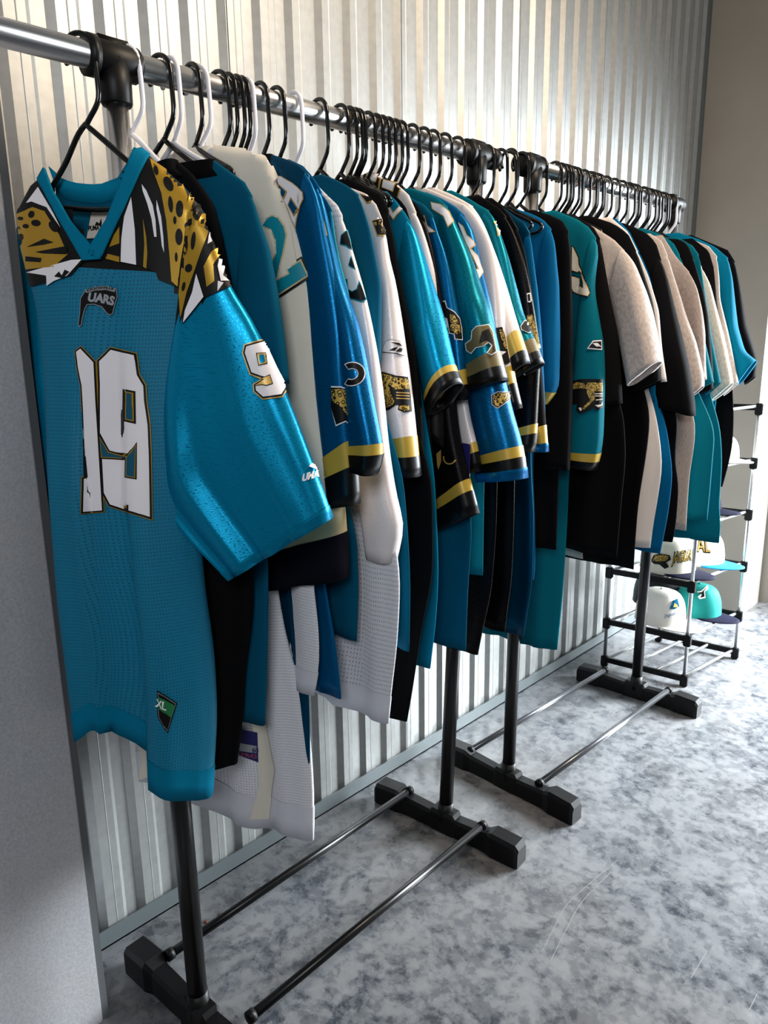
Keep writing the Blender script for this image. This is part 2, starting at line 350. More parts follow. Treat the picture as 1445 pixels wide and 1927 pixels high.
def loft(pl, Lp, Rp, ts, amp, name, m, root, seg=36, waves=None, rows=None, off=0.0, lip=True, power=(.75, .8), grow=0.0, shape=None, vs=None):
    V, UV, Fc = [], [], []; n_ = len(Lp); ph = waves or (0, 0, 0)
    rng = range(n_) if rows is None else range(rows[0], rows[1]+1)
    idx = list(rng)
    seq = [(i, 1.0) for i in idx]
    if lip: seq += [(idx[-1], .86), (max(idx[0], idx[-1]-1), .80), (max(idx[0], idx[-1]-2), .78)]
    for i, sh in seq:
        l, r = Lp[i], Rp[i]; cx, cz = (l[0]+r[0])/2, (l[1]+r[1])/2; hx, hz = (r[0]-l[0])/2, (r[1]-l[1])/2; hl = math.hypot(hx, hz)
        for k in range(seg):
            th = 2*PI*k/seg; c, sn = math.cos(th), math.sin(th)
            u = math.copysign(abs(c)**power[0], c); q = math.copysign(abs(sn)**power[1], sn)
            a, z = cx+hx*u*(1+grow/max(.02, hl)), cz+hz*u
            sd = a-cx; A = amp[i]
            wv = A*(math.sin(sd*2*PI/.085+ph[0]+z*2.2) *.55 + math.sin(sd*2*PI/.16+ph[1]-z*3.1)*.6 + math.sin(sd*2*PI/.045+ph[2]+z*5)*.22)
            t = ts[i]*(.30+.70*sh) if sh < 1 else ts[i]
            if sh < 1: t = ts[i]*(sh-.25)
            if shape: dz, dn = shape(u, i/((vs or n_-1))); z += dz; wv += dn
            V.append(pl.w(a if sh == 1 else cx+(a-cx)*(1-(1-sh)*.12), z, q*(t+grow)+wv*(1 if abs(u) < .9 else .8)+off)); UV.append(((k/seg if k <= seg/2 else 1-k/seg)*hl*4+(0 if k <= seg/2 else 3), -z))
    nr = len(seq)
    for i in range(nr-1):
        for k in range(seg): k2 = (k+1) % seg; Fc.append((i*seg+k, i*seg+k2, (i+1)*seg+k2, (i+1)*seg+k))
    if rows is None and name == 'body': Fc.append(tuple(range(seg))[::-1])
    return mk(name, V, Fc, m, root, uv=UV)
KEYS = []
def garment(key, name, label, y, R, tip, body, sleeve=None, ang=0, cuff=None, B=None, hemL=None, bands=(), t=.011, ts=.016, amp=.008, hanger_m='plastic_black', hl=None, cat='jersey', collar=None, halfneck=None, BL=None, hidden=False, arm=None, group=None, nobody=False, tw=1.0, foldleft=False, samp=None, ipath=None, sshape=None, nosleeve=False, shape=None):
    KEYS.append((y, 'in front of the '+key)); pl = Plane(y, math.radians(ang)); root = thing(name, label, cat, (pl.O.x, pl.O.y, rail_at(y).z-.1), group)
    Rw = [pl.px(p) for p in R] if not hidden else [(.075, rail_at(y).z-.10), (.13, rail_at(y).z-.13), (.165, rail_at(y).z-.2), (.185, rail_at(y).z-.33), (.19, rail_at(y).z-.42)]
    ph = (random.random()*6, random.random()*6, random.random()*6)
    nk = max(.05, Rw[0][0]) if not halfneck else halfneck
    tipw = Rw[tip]; zc = Rw[0][1]
    sh = resample(Rw[:tip+1], 9)
    # body side
    if B: Bw = [pl.px(p) for p in B]
    else: zh = zc-.74; Bw = [(tipw[0]+.0, zh+.3), (tipw[0]-.0, zh)]
    armz = tipw[1]-.20 if arm is None else arm
    arms_ = min(tipw[0]+.004, max(tipw[0]-.02, Bw[0][0]))
    side = [tipw, (arms_, armz)] + [b for b in Bw if b[1] < armz-.03]
    side = smoothp(resample(side, 34), 2)
    Rb = sh + side[1:]
    lim = .225
    def left(s): s = abs(s); return -(s if s < .17 else .17+(s-.17)*.5 if s < .28 else lim)
    zl = pl.px(hemL)[1] if hemL else Rb[-1][1]
    sl = pl.px(hemL)[0] if hemL else None
    Lb = []
    n_ = len(Rb)
    for i, (s, z) in enumerate(Rb):
        k = max(0, (i-12)/(n_-13))
        if i < 9:
            ks = i/8; Ls = -nk + (left(tipw[0])+nk)*((s-Rb[0][0])/max(1e-4, tipw[0]-Rb[0][0]) if tipw[0] > Rb[0][0] else ks)
        else: Ls = left(max(tipw[0], .15))
        if BL is None and sl is not None and i > 12: Ls = Ls+(max(-.235, sl)-Ls)*k if (abs(ang) > 5) else Ls
        zz = z + (zl-Rb[-1][1])*k
        Lb.append((Ls, zz))
    if BL:   # explicit left outline
        Lw = [pl.px(p) for p in BL]; a = resample(Lw[:3], 9); b_ = smoothp(resample(Lw[2:], 34), 2); Lb = a+b_[1:]
    amps = [amp*min(1, .15+max(0, (i-6)/(n_-6))*1.2) for i in range(n_)]
    th = [t*(.55+.45*min(1, i/12)) for i in range(n_)]
    parts = []
    if not nobody:
        bo = loft(pl, Lb, Rb, th, amps, 'body', body, root, 72 if tw > 1 else 40, ph, shape=shape); parts.append(bo)
        hm = {'teal_mesh': 'teal_knit', 'white_mesh': 'white_hem', 'white_bigmesh': 'white_hem'}.get(body)
        if hm: loft(pl, Lb, Rb, th, amps, 'hem_band', hm, root, 72 if tw > 1 else 40, ph, rows=(n_-3, n_-1), grow=.0010, shape=shape, vs=n_-1)
    # neckband
    if collar:
        cR = [Rb[0], (Rb[0][0]+.002, Rb[0][1]-.012), (Rb[0][0]+.012, Rb[0][1]-.022)]; cL = [Lb[0], (Lb[0][0]-.002, Lb[0][1]-.012), (Lb[0][0]-.012, Lb[0][1]-.022)]
        loft(pl, cL, cR, [.010, .012, .012], [0, 0, 0], 'collar', collar, root, 28, None, grow=.0022)
    # sleeves
    if not nosleeve:
        sm = sleeve or body
        Ow = Rw[tip:]
        if cuff: Iw = pl.px(cuff)
        else: Iw = (Ow[-1][0]-.13, Ow[-1][1]-.004)
        if len(Ow) < 2: Ow = Ow+[(Ow[0][0]+.01, Ow[0][1]-.2)]
        O_ = smoothp(resample([(Ow[0][0]-.006, Ow[0][1]+.004)]+Ow, 26), 1)
        I0 = (min(tipw[0]-.03, Iw[0]+.06), tipw[1]-.10)
        I_ = resample([I0, ((I0[0]+Iw[0])/2+.005, (I0[1]+Iw[1])/2), Iw], 26)
        if ipath: I_ = smoothp(resample([pl.px(p) for p in ipath], 26), 1)
        for side_ in (1, -1):
            if side_ == 1: L_, R_ = I_, O_
            else:
                f = lambda p: (left(p[0]) if p[0] > .0 else -p[0]*.3, p[1])
                L_, R_ = [f(p) for p in O_], [(min(f(p)[0]+.0, -.05), p[1]) for p in I_]
                L_ = [(max(a_[0], -.235), a_[1]) for a_ in L_]; R_ = [(max(b_[0], a_[0]+.05), b_[1]) for a_, b_ in zip(L_, R_)]
            if side_ == -1 and foldleft: L_, R_ = [(-.155, p[1]) for p in O_], [(-.06, p[1]) for p in O_]
            tt = [min((ts if samp else ts*.8)*(.35+.65*min(1, i/14)), .42*math.dist(L_[i], R_[i])) for i in range(26)]; am = [(samp or amp*.7)*min(1, i/16) for i in range(26)]
            cuts = [0]+[int(round(fr*25)) for _, fr in bands]+[25]; mats_ = [sm]+[b_[0] for b_ in bands]
            for q in range(len(mats_)):
                nm = 'sleeve' if q == 0 else 'cuff_stripe' if q < len(mats_)-1 else 'cuff'
                if cuts[q+1] <= cuts[q]: continue
                so = loft(pl, L_, R_, tt, am, nm, mats_[q], root, 56 if samp else 28, ph, rows=(cuts[q], cuts[q+1]), off=(.014 if samp else .001) if not (foldleft and side_ == -1) else -.055, lip=(q == len(mats_)-1), grow=.0009*q, power=(.62, .85), shape=(lambda u, v: sshape(u, v)) if sshape and side_ == 1 else None, vs=25)
                if side_ == 1: parts.append(so)
    def under(P_, s):
        for p, q in zip(P_, P_[1:]):
            if (p[0]-s)*(q[0]-s) <= 0 and p[0] != q[0]: return p[1]+(q[1]-p[1])*(s-p[0])/(q[0]-p[0])
        return P_[8][1]
    hs = min(.14, max(.04, tipw[0]-.045)); hz = under(Rb[:12], hs)-.024; ls = -min(.14, max(.04, abs(Lb[8][0])-.045)); lz = under(Lb[:12], ls)-.024
    hanger(y, math.radians(ang), hanger_m, hl or ('black' if hanger_m.endswith('black') else 'white')+' plastic hanger holding the '+key, hs, hz, lend=(ls, lz))
    bv = []
    for p in parts:
        me = p.data; bv.append(BVHTree.FromPolygons([v.co.copy() for v in me.vertices], [tuple(q.vertices) for q in me.polygons]))
    return dict(root=root, bv=bv, pl=pl, parts=parts, Rb=Rb, Lb=Lb)
def hit(g, px):
    d = ray(px); best = None
    for b in g['bv']:
        h = b.ray_cast(CAM, d)
        if h[0] is not None and (best is None or h[3] < best[3]): best = h
    return best, d
def put(g, pxs, faces, m, name, lvl, label=None):
    """lays a flat print, given as outline points seen in the photograph, onto the garment's own cloth"""
    V = []; ok = []; last = None
    for p in pxs:
        h, d = hit(g, p)
        if h is None: V.append(None)
        else:
            nn = h[1] if h[1].dot(d) < 0 else -h[1]; V.append(h[0] + nn*(.0020+.0006*lvl) - d*.0010)
    good = [f for f in faces if all(V[i] is not None for i in f)]
    good = [f for f in good if max((V[f[i]]-V[f[i-1]]).length for i in range(len(f))) < .06]
    if not good: return None
    used = sorted({i for f in good for i in f}); mp = {i: k for k, i in enumerate(used)}
    o = mk(name, [V[i] for i in used], [tuple(mp[i] for i in f) for f in good], m, g['root'])
    if label: o['label'] = label
    return o
def tri(poly, step=7.):
    xs = [p[0] for p in poly]; ys = [p[1] for p in poly]; pts = [Vector(p) for p in poly]
    # subdivide the outline
    out = []
    for a, b in zip(pts, pts[1:]+pts[:1]):
        k = max(1, int((b-a).length/step)); out += [a.lerp(b, i/k) for i in range(k)]
    nb = len(out)
    def inside(x, y):
        c = False
        for a, b in zip(out, out[1:]+out[:1]):
            if (a.y > y) != (b.y > y) and x < (b.x-a.x)*(y-a.y)/(b.y-a.y)+a.x: c = not c
        return c
    x = min(xs)+step*.5
    inner = []
    while x < max(xs):
        y = min(ys)+step*.5
        while y < max(ys):
            if inside(x, y) and min((Vector((x, y))-q).length for q in out) > step*.4: inner.append(Vector((x, y)))
            y += step
        x += step
    r = delaunay_2d_cdt(out+inner, [(i, (i+1) % nb) for i in range(nb)], [], 1, 1e-5)
    return [tuple(v) for v in r[0]], [tuple(f) for f in r[2]]
def inset(poly, d):
    """moves the outline of a polygon by d pixels, d>0 inwards"""
    n_ = len(poly); A = sum(poly[i][0]*poly[(i+1) % n_][1]-poly[(i+1) % n_][0]*poly[i][1] for i in range(n_)); sg = 1 if A > 0 else -1
    out = []
    for i in range(n_):
        p0, p1, p2 = Vector(poly[i-1]), Vector(poly[i]), Vector(poly[(i+1) % n_])
        a = (p1-p0).normalized(); b = (p2-p1).normalized(); na = Vector((-a.y, a.x))*sg; nb = Vector((-b.y, b.x))*sg
        mm = na+nb; L = mm.length
        mm = mm/L if L > 1e-3 else na
        k = d/max(.5, mm.dot(na)); out.append(tuple(p1+mm*k))
    return out
def pr(g, poly, m, lvl=0, name='print', step=7., label=None):
    v, f = tri(poly, step); return put(g, v, f, m, name, lvl, label)
def layered(g, poly, layers, name='number', step=7., base=0, label=None):
    for i, (m, d) in enumerate(layers): pr(g, inset(poly, d) if d else poly, m, base+i, name, step, label if i == 0 else None)
def blob(cx, cy, rx, ry, rot=0, n_=12):
    return [(cx+rx*math.cos(a)*math.cos(rot)-ry*math.sin(a)*math.sin(rot), cy+rx*math.cos(a)*math.sin(rot)+ry*math.sin(a)*math.cos(rot)) for a in [2*PI*i/n_ for i in range(n_)]]
def letters(g, txt, org, ex, ey, m, lvl=2, name='lettering', arc=None, shear=0, bold=.02):
    cu = bpy.data.curves.new('t', 'FONT'); cu.body = txt; cu.offset = bold; cu.resolution_u = 3
    ob = bpy.data.objects.new('t', cu); COL.objects.link(ob); dg = bpy.context.evaluated_depsgraph_get(); dg.update()
    me = bpy.data.meshes.new_from_object(ob.evaluated_get(dg)); w = max(v.co.x for v in me.vertices) or 1
    P = []
    for v in me.vertices:
        x, y = v.co.x/w, v.co.y/.72
        yy = y + (arc*(4*x*(1-x)) if arc else 0)
        P.append((org[0]+ex[0]*x+ey[0]*yy, org[1]+ex[1]*x+ey[1]*yy))
    fs = [tuple(p.vertices) for p in me.polygons]
    bpy.data.objects.remove(ob); bpy.data.curves.remove(cu)
    o = put(g, P, fs, m, name, lvl); bpy.data.meshes.remove(me); return o
GB = [('cuff_gold', .80), ('cuff_black', .89)]
def sst(a_, b_, x): x = max(0, min(1, (x-a_)/(b_-a_))); return x*x*(3-2*x)
def g1sleeve(u, v): k = sst(.25, .85, v)*(1-.85*sst(.25, .65, u)); return (0, k*(.0085*math.sin(6.5*u+.9)+.0075*math.sin(12.5*u+2.2)+.003*math.sin(23*u)))
def g1shape(u, v):
    w = sst(.30, .62, v)
    lobe = sst(.14, .27, u); crease = sst(-.44, -.36, u)*(1-sst(-.36, .05, u))
    return (.045*(1-lobe)*sst(-1, -.5, u)*sst(.72, 1, v)+.0*u, w*(.026*lobe*(1-.7*sst(.3, .95, u)) + .020*(1-sst(-.44, -.38, u))*sst(.35, .6, v)))
# ------------------------------------------------------------ nearest jersey (turned towards the camera)
A_ = lambda *p: crop(0, 0, 2.89, p)
B_ = lambda *p: crop(0, 560, 2.89, p)
g1 = garment('teal jersey with the leopard print shoulders', 'jersey', 'nearest teal mesh jersey with gold leopard print shoulders, V neck and white chest number', -.062,
    [(262, 284), (300, 312), (345, 350), (385, 402), (408, 450), (440, 540), (480, 600), (530, 700), (570, 800), (605, 890), (632, 968)], 3, 'teal_mesh', 'teal_dazzle', ang=33,
    cuff=(372, 1060), B=[(372, 620), (372, 760), (372, 930), (380, 1020), (385, 1100), (403, 1220), (409, 1350), (400, 1494)],
    BL=[(98, 318), (60, 352), (36, 400), (50, 500), (72, 560), (94, 760), (112, 930), (128, 1130), (144, 1250), (160, 1368)],
    bands=[('teal_dazzle', .955)], t=.030, ts=.026, amp=.006, sshape=g1sleeve, tw=2, arm=1.12, samp=.007, ipath=[(343, 607), (322, 720), (313, 850), (313, 935), (375, 1010), (444, 1082)], foldleft=True, shape=g1shape)
for o in g1['parts']:
    o.data.materials.append(MATS['print_black'])
    for f in o.data.polygons:
        q = topx_(f.center)
        lim_y = 500 if q[0] < 290 else 500+(q[0]-290)*.9 if q[0] < 340 else 540
        if o.name.startswith('body') and q[1] < (lim_y if q[0] < 345 else 545): f.material_index = 1 if (f.index % 72) < 36 else 0
        if o.name.startswith('sleeve') and q[1] < (528 if q[0] > 425 else 596-(q[0]-340)*.85): f.material_index = 1
# neck opening: remove the cloth inside the V and above the back neckline
front_open = A_((222, 960), (290, 1080), (400, 1220), (495, 1340), (560, 1290), (640, 1120), (700, 900), (745, 800), (700, 700), (250, 700), (200, 930))
back_open = A_((150, 980), (262, 1000), (300, 1040), (340, 1075), (430, 1090), (540, 1090), (610, 1060), (680, 1000), (770, 960), (840, 850), (760, 600), (150, 600))
def inpoly(x, y, P):
    c = False
    for a, b in zip(P, P[1:]+P[:1]):
        if (a[1] > y) != (b[1] > y) and x < (b[0]-a[0])*(y-a[1])/(b[1]-a[1])+a[0]: c = not c
    return c
def topx(P):
    d = P-CAM; w = d.dot(FW); return (722.5+F*d.dot(RT)/w, 963.5-F*d.dot(UP)/w)
# neckband drawn before the cut so it lies on the cloth
collar_r = A_((735, 808), (808, 862), (720, 1060), (660, 1190), (565, 1400), (490, 1395), (500, 1340), (590, 1200), (690, 940))
collar_l = A_((275, 900), (222, 985), (330, 1190), (460, 1420), (560, 1412), (560, 1385), (505, 1335), (400, 1210), (300, 1040), (262, 930))
for P_, nm in ((collar_l, 'collar'), (collar_r, 'collar')):
    o = pr(g1, P_, 'teal_knit', 5, nm, 5.)
    if o:
        md = o.modifiers.new('s', 'SOLIDIFY'); md.thickness = .003; md.offset = 0
# yoke print
def yk(P_, m, lv, st=7.): return pr(g1, A_(*P_), m, lv, 'shoulder_print', st)
yk([(790, 862), (880, 900), (1010, 985), (1060, 1080), (1120, 1165), (1205, 1280), (1255, 1400), (1303, 1535), (1110, 1622), (995, 1765), (985, 1570), (862, 1520), (850, 1480), (740, 1440), (560, 1402), (650, 1200), (720, 1060)], 'print_black', 0, 6.)
yk([(718, 1075), (738, 1250), (745, 1442), (662, 1425), (666, 1300), (680, 1180)], 'print_white', 1)
yk([(655, 1235), (655, 1325), (600, 1345), (625, 1280)], 'shine_gold', 1); yk([(592, 1382), (655, 1398), (655, 1428), (580, 1408)], 'shine_gold', 1)
yk([(775, 1005), (800, 1040), (835, 1120), (850, 1200), (855, 1290), (843, 1290), (828, 1190), (805, 1110), (780, 1040)], 'print_white', 1, 4.)
yk([(855, 1090), (880, 1180), (892, 1290), (896, 1375), (884, 1340), (872, 1230), (855, 1140)], 'print_white', 1, 4.)
yk([(782, 1190), (800, 1290), (806, 1380), (800, 1462), (783, 1452), (790, 1330)], 'shine_gold', 1, 4.)
yk([(812, 868), (900, 930), (978, 985), (1018, 1075), (1012, 1200), (1000, 1330), (985, 1420), (968, 1560), (935, 1530), (926, 1400), (908, 1200), (880, 1050), (845, 960)], 'shine_gold', 1)
yk([(1035, 1010), (1085, 1070), (1138, 1190), (1125, 1290), (1090, 1390), (1060, 1480), (1020, 1590), (987, 1730), (978, 1600), (992, 1450), (1005, 1300), (1010, 1150)], 'shine_gold', 1)
yk([(1140, 1180), (1190, 1285), (1130, 1330)], 'print_white', 1); yk([(1188, 1385), (1240, 1388), (1215, 1430), (1210, 1500), (1238, 1530), (1200, 1530), (1182, 1450)], 'print_white', 1, 4.)
yk([(1212, 1322), (1150, 1370), (1112, 1450), (1128, 1562), (1168, 1530), (1160, 1440), (1212, 1350)], 'shine_gold', 1, 5.)
yk([(1072, 1490), (1112, 1615), (1000, 1755), (1010, 1690), (1050, 1590)], 'print_white', 1)
yk([(1185, 1530), (1215, 1540), (1185, 1585)], 'print_white', 1)
for cx, cy, rx, ry, ro in [(850, 935, 12, 26, -.3), (918, 1008, 22, 42, -.5), (932, 1115, 13, 44, -.1), (980, 1140, 20, 44, 0), (977, 1290, 20, 46, 0), (955, 1200, 9, 22, 0), (1066, 1150, 21, 56, -.15), (1022, 1232, 17, 24, 0), (1056, 1312, 12, 50, .1), (1012, 1352, 13, 40, .15), (1032, 1460, 19, 24, .4), (1005, 1560, 9, 26, .2), (962, 1400, 8, 26, 0)]:
    yk(blob(cx, cy, rx, ry, ro), 'print_black', 2, 5.)
# far shoulder
yk([(88, 1158), (150, 1090), (215, 1010), (262, 1085), (340, 1215), (400, 1325), (462, 1415), (390, 1500), (170, 1560), (140, 1440), (110, 1300)], 'print_black', 0)
yk([(150, 1108), (215, 1020), (300, 1165), (335, 1240), (262, 1130), (180, 1100)], 'print_white', 1, 5.)
yk([(100, 1165), (185, 1130), (250, 1150), (330, 1280), (375, 1385), (300, 1452), (150, 1465), (115, 1320)], 'shine_gold', 1)
yk([(152, 1482), (395, 1415), (450, 1412), (372, 1500), (300, 1530), (262, 1555), (260, 1500)], 'print_white', 1, 5.)
for P_ in ([(155, 1345), (250, 1300), (300, 1320), (250, 1332)], [(200, 1372), (370, 1340), (372, 1385), (240, 1380)], [(150, 1395), (235, 1405), (230, 1428), (150, 1422)], [(305, 1505), (330, 1478), (345, 1500), (360, 1468), (385, 1480), (350, 1515)]):
    yk(P_, 'print_black', 2, 5.)
for cx, cy, rx, ry, ro in [(122, 1190, 14, 10, 0), (180, 1168, 16, 20, .4), (205, 1215, 26, 18, .1), (150, 1232, 16, 12, 0), (125, 1290, 12, 18, 0), (300, 1235, 20, 34, -.6), (110, 1245, 8, 12, 0)]:
    yk(blob(cx, cy, rx, ry, ro), 'print_black', 2, 5.)
# chest number, folded down its middle
w9 = B_((545, 470), (540, 345), (608, 280), (738, 312), (752, 420), (786, 478), (790, 560), (808, 690), (814, 860), (818, 1195), (600, 1125), (566, 1060), (556, 870), (690, 880), (700, 850), (600, 838), (545, 735))
layered(g1, w9, [('shine_gold', -4.2), ('print_black', -2.8), ('print_white', 1.2)], 'number', 6.)
layered(g1, B_((545, 745), (600, 832), (700, 858), (748, 790), (746, 985), (690, 975), (692, 878), (552, 872)), [('print_black', -1), ('shine_gold', 1.5), ('teal_mesh', 3.2)], 'number', 5., 3)
layered(g1, B_((682, 498), (742, 510), (745, 688), (680, 672)), [('print_black', 0), ('shine_gold', 3.6), ('teal_mesh', 5.8)], 'number', 5., 3)
w1 = B_((415, 292), (445, 270), (520, 350), (530, 560), (545, 800), (566, 1160), (438, 1170), (444, 980), (470, 975), (458, 760), (452, 600), (445, 480), (425, 380))
layered(g1, w1, [('shine_gold', -2.2), ('print_black', -1), ('print_white', 2.0)], 'number', 6.)
pr(g1, B_((446, 770), (460, 762), (470, 978), (446, 972)), 'print_black', 3, 'number', 5.)
# sleeve number 9
n9 = B_((1332, 300), (1350, 250), (1440, 225), (1500, 262), (1512, 330), (1490, 352), (1535, 400), (1560, 450), (1552, 505), (1530, 540), (1440, 556), (1395, 548), (1375, 480), (1430, 460), (1372, 438), (1350, 400))
n9 = [(x, y) for x, y in crop(450, 450, 2.89, [(20, 620), (30, 575), (140, 545), (158, 560), (168, 610), (210, 700), (262, 800), (232, 858), (130, 870), (82, 830), (78, 790), (130, 760), (60, 735)])]
layered(g1, n9, [('print_gold', -1), ('print_black', 1.2), ('print_white', 4.6)], 'number', 2.6)
layered(g1, crop(450, 450, 2.89, [(92, 622), (138, 622), (150, 682), (105, 692)]), [('print_black', 0), ('print_gold', 1.6), ('teal_dazzle', 4.)], 'number', 2.6, 3)
layered(g1, crop(450, 450, 2.89, [(62, 738), (120, 758), (165, 738), (182, 790), (150, 800), (128, 795), (82, 800), (130, 765)]), [('print_black', 0), ('print_gold', 1.6)], 'number', 2.6, 3)
letters(g1, 'UMA', (569, 905), (28, -8), (1, -13), 'print_white', 2, 'sleeve_lettering', bold=.05)
pr(g1, [(579, 878), (584, 872), (590, 876), (597, 880), (601, 870), (603, 874), (599, 887), (602, 892), (594, 886), (588, 882), (583, 880)], 'print_white', 2, 'sleeve_emblem', 3.)
# chest badge
X_ = lambda *p: crop(140, 520, 14.45, p)
layered(g1, X_((190, 600), (330, 380), (600, 290), (900, 270), (1160, 350), (1190, 560), (1130, 750), (1060, 1020), (980, 1050), (900, 1000), (760, 830), (550, 760), (370, 770), (300, 900), (250, 1100), (210, 1330), (160, 1370), (130, 1300), (170, 1000)), [('print_silver', -.5), ('print_black', .9)], 'chest_badge', 4.)
pr(g1, X_((320, 375), (600, 290), (900, 270), (1150, 350), (1140, 432), (900, 372), (600, 392), (370, 455)), 'print_silver', 3, 'chest_badge', 4.)
letters(g1, 'CKSONVILLE', (166.5, 549.5), (51, -3.5), (0, -4.6), 'print_black', 5, 'badge_lettering', arc=.75, bold=.03)
letters(g1, 'UARS', (167, 567), (50, 8), (3, -16), 'print_silver', 3, 'badge_lettering', arc=.1, bold=.05)
# hem label
layered(g1, crop(60, 1100, 2.258, [(532, 445), (616, 500), (575, 630), (535, 560)]), [('print_black', 0), ('print_silver', 2.2), ('print_black', 3.2)], 'hem_label', 5., 1)
pr(g1, crop(60, 1100, 2.258, [(540, 470), (604, 508), (590, 560), (540, 520)]), 'tag_green', 5, 'hem_label', 5.)
letters(g1, 'XL', (296, 1326), (16, 8), (0, -15), 'print_white', 6, 'hem_label_lettering')
# cut the opening
for o in g1['parts']:
    if o.name.split('.')[0] != 'body': continue
    bm = bmesh.new(); bm.from_mesh(o.data)
    kill = []
    for f in bm.faces:
        c = f.calc_center_median(); q = topx(c); fr = (f.index % 72) < 36
        if (len(f.verts) > 4) or inpoly(q[0], q[1], front_open if fr else back_open): kill.append(f)
    bmesh.ops.delete(bm, geom=kill, context='FACES'); bm.to_mesh(o.data); bm.free()
# back neckband and inside label
plb = g1['pl']
def backpt(px, off):
    a, z = plb.px(px); d = ray(px); O = plb.O + plb.n*off; t = (O-CAM).dot(plb.n)/d.dot(plb.n); return CAM+d*t
def backstrip(top, bot, off, m, nm):
    T_ = resample(A_(*top), 14); B__ = resample(A_(*bot), 14)
    V = [backpt(p, off-.0) for p in T_]+[backpt(p, off) for p in B__]; V += [v-plb.n*.003 for v in V]
    Fc = []
    for i in range(13): Fc += [(i, i+1, 15+i, 14+i), (28+i, 42+i, 43+i, 29+i), (i, 28+i, 29+i, i+1), (14+i, 15+i, 43+i, 42+i)]
    return mk(nm, V, Fc, m, g1['root'], uv=[(v.dot(plb.e), v.z) for v in V])
backstrip([(262, 905), (340, 975), (430, 998), (540, 1003), (640, 965), (735, 810)], [(300, 1010), (340, 1080), (420, 1100), (540, 1108), (620, 1080), (740, 880)], -.0125, 'teal_knit', 'back_collar')
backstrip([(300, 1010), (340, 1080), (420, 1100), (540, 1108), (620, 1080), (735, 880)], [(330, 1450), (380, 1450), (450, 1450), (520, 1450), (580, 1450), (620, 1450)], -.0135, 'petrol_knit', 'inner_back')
lb = [backpt(p, -.010) for p in A_((498, 1150), (602, 1135), (585, 1290), (470, 1298))]
mk('neck_label', lb+[v-plb.n*.0015 for v in lb], [(0, 1, 2, 3), (7, 6, 5, 4), (0, 4, 5, 1), (2, 6, 7, 3)], 'tag_paper', g1['root'], smooth=False)
def flat_text(g, pl_, off, txt, org, ex, ey, m, nm):
    cu = bpy.data.curves.new('t', 'FONT'); cu.body = txt; cu.offset = .04; ob = bpy.data.objects.new('t', cu); COL.objects.link(ob)
    dg = bpy.context.evaluated_depsgraph_get(); dg.update(); me = bpy.data.meshes.new_from_object(ob.evaluated_get(dg)); w = max(v.co.x for v in me.vertices)
    V = [backpt((org[0]+ex[0]*v.co.x/w+ey[0]*v.co.y/.72, org[1]+ex[1]*v.co.x/w+ey[1]*v.co.y/.72), off) for v in me.vertices]
    mk(nm, V, [tuple(p.vertices) for p in me.polygons], m, g['root'], smooth=False); bpy.data.objects.remove(ob); bpy.data.curves.remove(cu); bpy.data.meshes.remove(me)
flat_text(g1, plb, -.0094, 'PUMA', (166, 434), (21, -2), (0, -9), 'print_black', 'label_lettering')
lb = [backpt(p, -.0094) for p in A_((515, 1225), (525, 1205), (540, 1215), (550, 1185), (553, 1215), (548, 1240), (538, 1225))]
mk('label_emblem', lb, [tuple(range(7))], 'print_black', g1['root'], smooth=False)

# ------------------------------------------------------------ black and petrol shirts behind it, cream jersey
garment('black shirt behind the nearest jersey', 'shirt', 'plain black shirt directly behind the nearest teal jersey, only its long hem showing', -.002,
    [(330, 300), (365, 330), (400, 380), (420, 450), (440, 560), (450, 700)], 3, 'black_knit', ang=26, cuff=(400, 705), B=[(455, 900), (478, 1080), (476, 1166), (460, 1255), (454, 1366), (443, 1440)], t=.010, ts=.012, amp=.007, cat='shirt', BL=[(300, 310), (290, 325), (285, 350), (300, 600), (330, 1000), (345, 1440)], hanger_m='plastic_white', hl='foremost white plastic hanger, its arm bare above the black shirt', collar='black_knit')
garment('petrol tee with black collar', 't_shirt', 'dark petrol tee with a wide black collar, second garment from the camera end', .045,
    [(402, 300), (437, 326), (461, 343), (475, 368), (485, 406), (506, 468), (519, 540), (530, 600), (540, 665), (546, 720)], 3, 'petrol_knit', ang=14, cuff=(420, 740), B=[(500, 900), (505, 1100), (500, 1280), (497, 1366)], t=.011, ts=.02, amp=.006, cat='shirt', collar='black_knit')
g = garment('cream jersey with the teal 2', 'jersey', 'cream long sleeved jersey with teal 2 on the sleeve and white mesh body', .10,
    [(402, 276), (470, 284), (505, 300), (521, 335), (540, 390), (575, 470), (595, 540), (606, 600), (620, 690), (626, 760), (633, 850), (645, 930), (652, 1003), (655, 1085)], 3, 'white_mesh', 'cream_knit', ang=20, cuff=(500, 1106),
    B=[(500, 900), (523, 1118), (538, 1211), (562, 1290), (578, 1366), (589, 1499), (588, 1582)], BL=[(330, 290), (300, 300), (290, 330), (262, 500), (250, 900), (246, 1300), (262, 1468)], bands=[('beige_band', .82), ('navy_knit', .90)], t=.014, ts=.03, amp=.010, hanger_m='plastic_white', collar='cream_knit', tw=2, hl='white plastic hanger carrying the cream numbered jersey', arm=1.05)
D_ = lambda *p: crop(250, 60, 2.89, p)
Y_ = lambda *p: crop(500, 310, 6.645, p)
two = Y_((-60, 740), (0, 650), (90, 600), (190, 640), (270, 760), (302, 880), (270, 1080), (190, 1390), (255, 1352), (232, 1300), (450, 1148), (568, 1405), (160, 1678), (40, 1700), (60, 1190), (105, 1100), (100, 960), (50, 840), (0, 820), (-60, 900))
layered(g, two, [('print_black', 0), ('beige_band', 3.6), ('print_teal', 6.6)], 'number', 3.5)
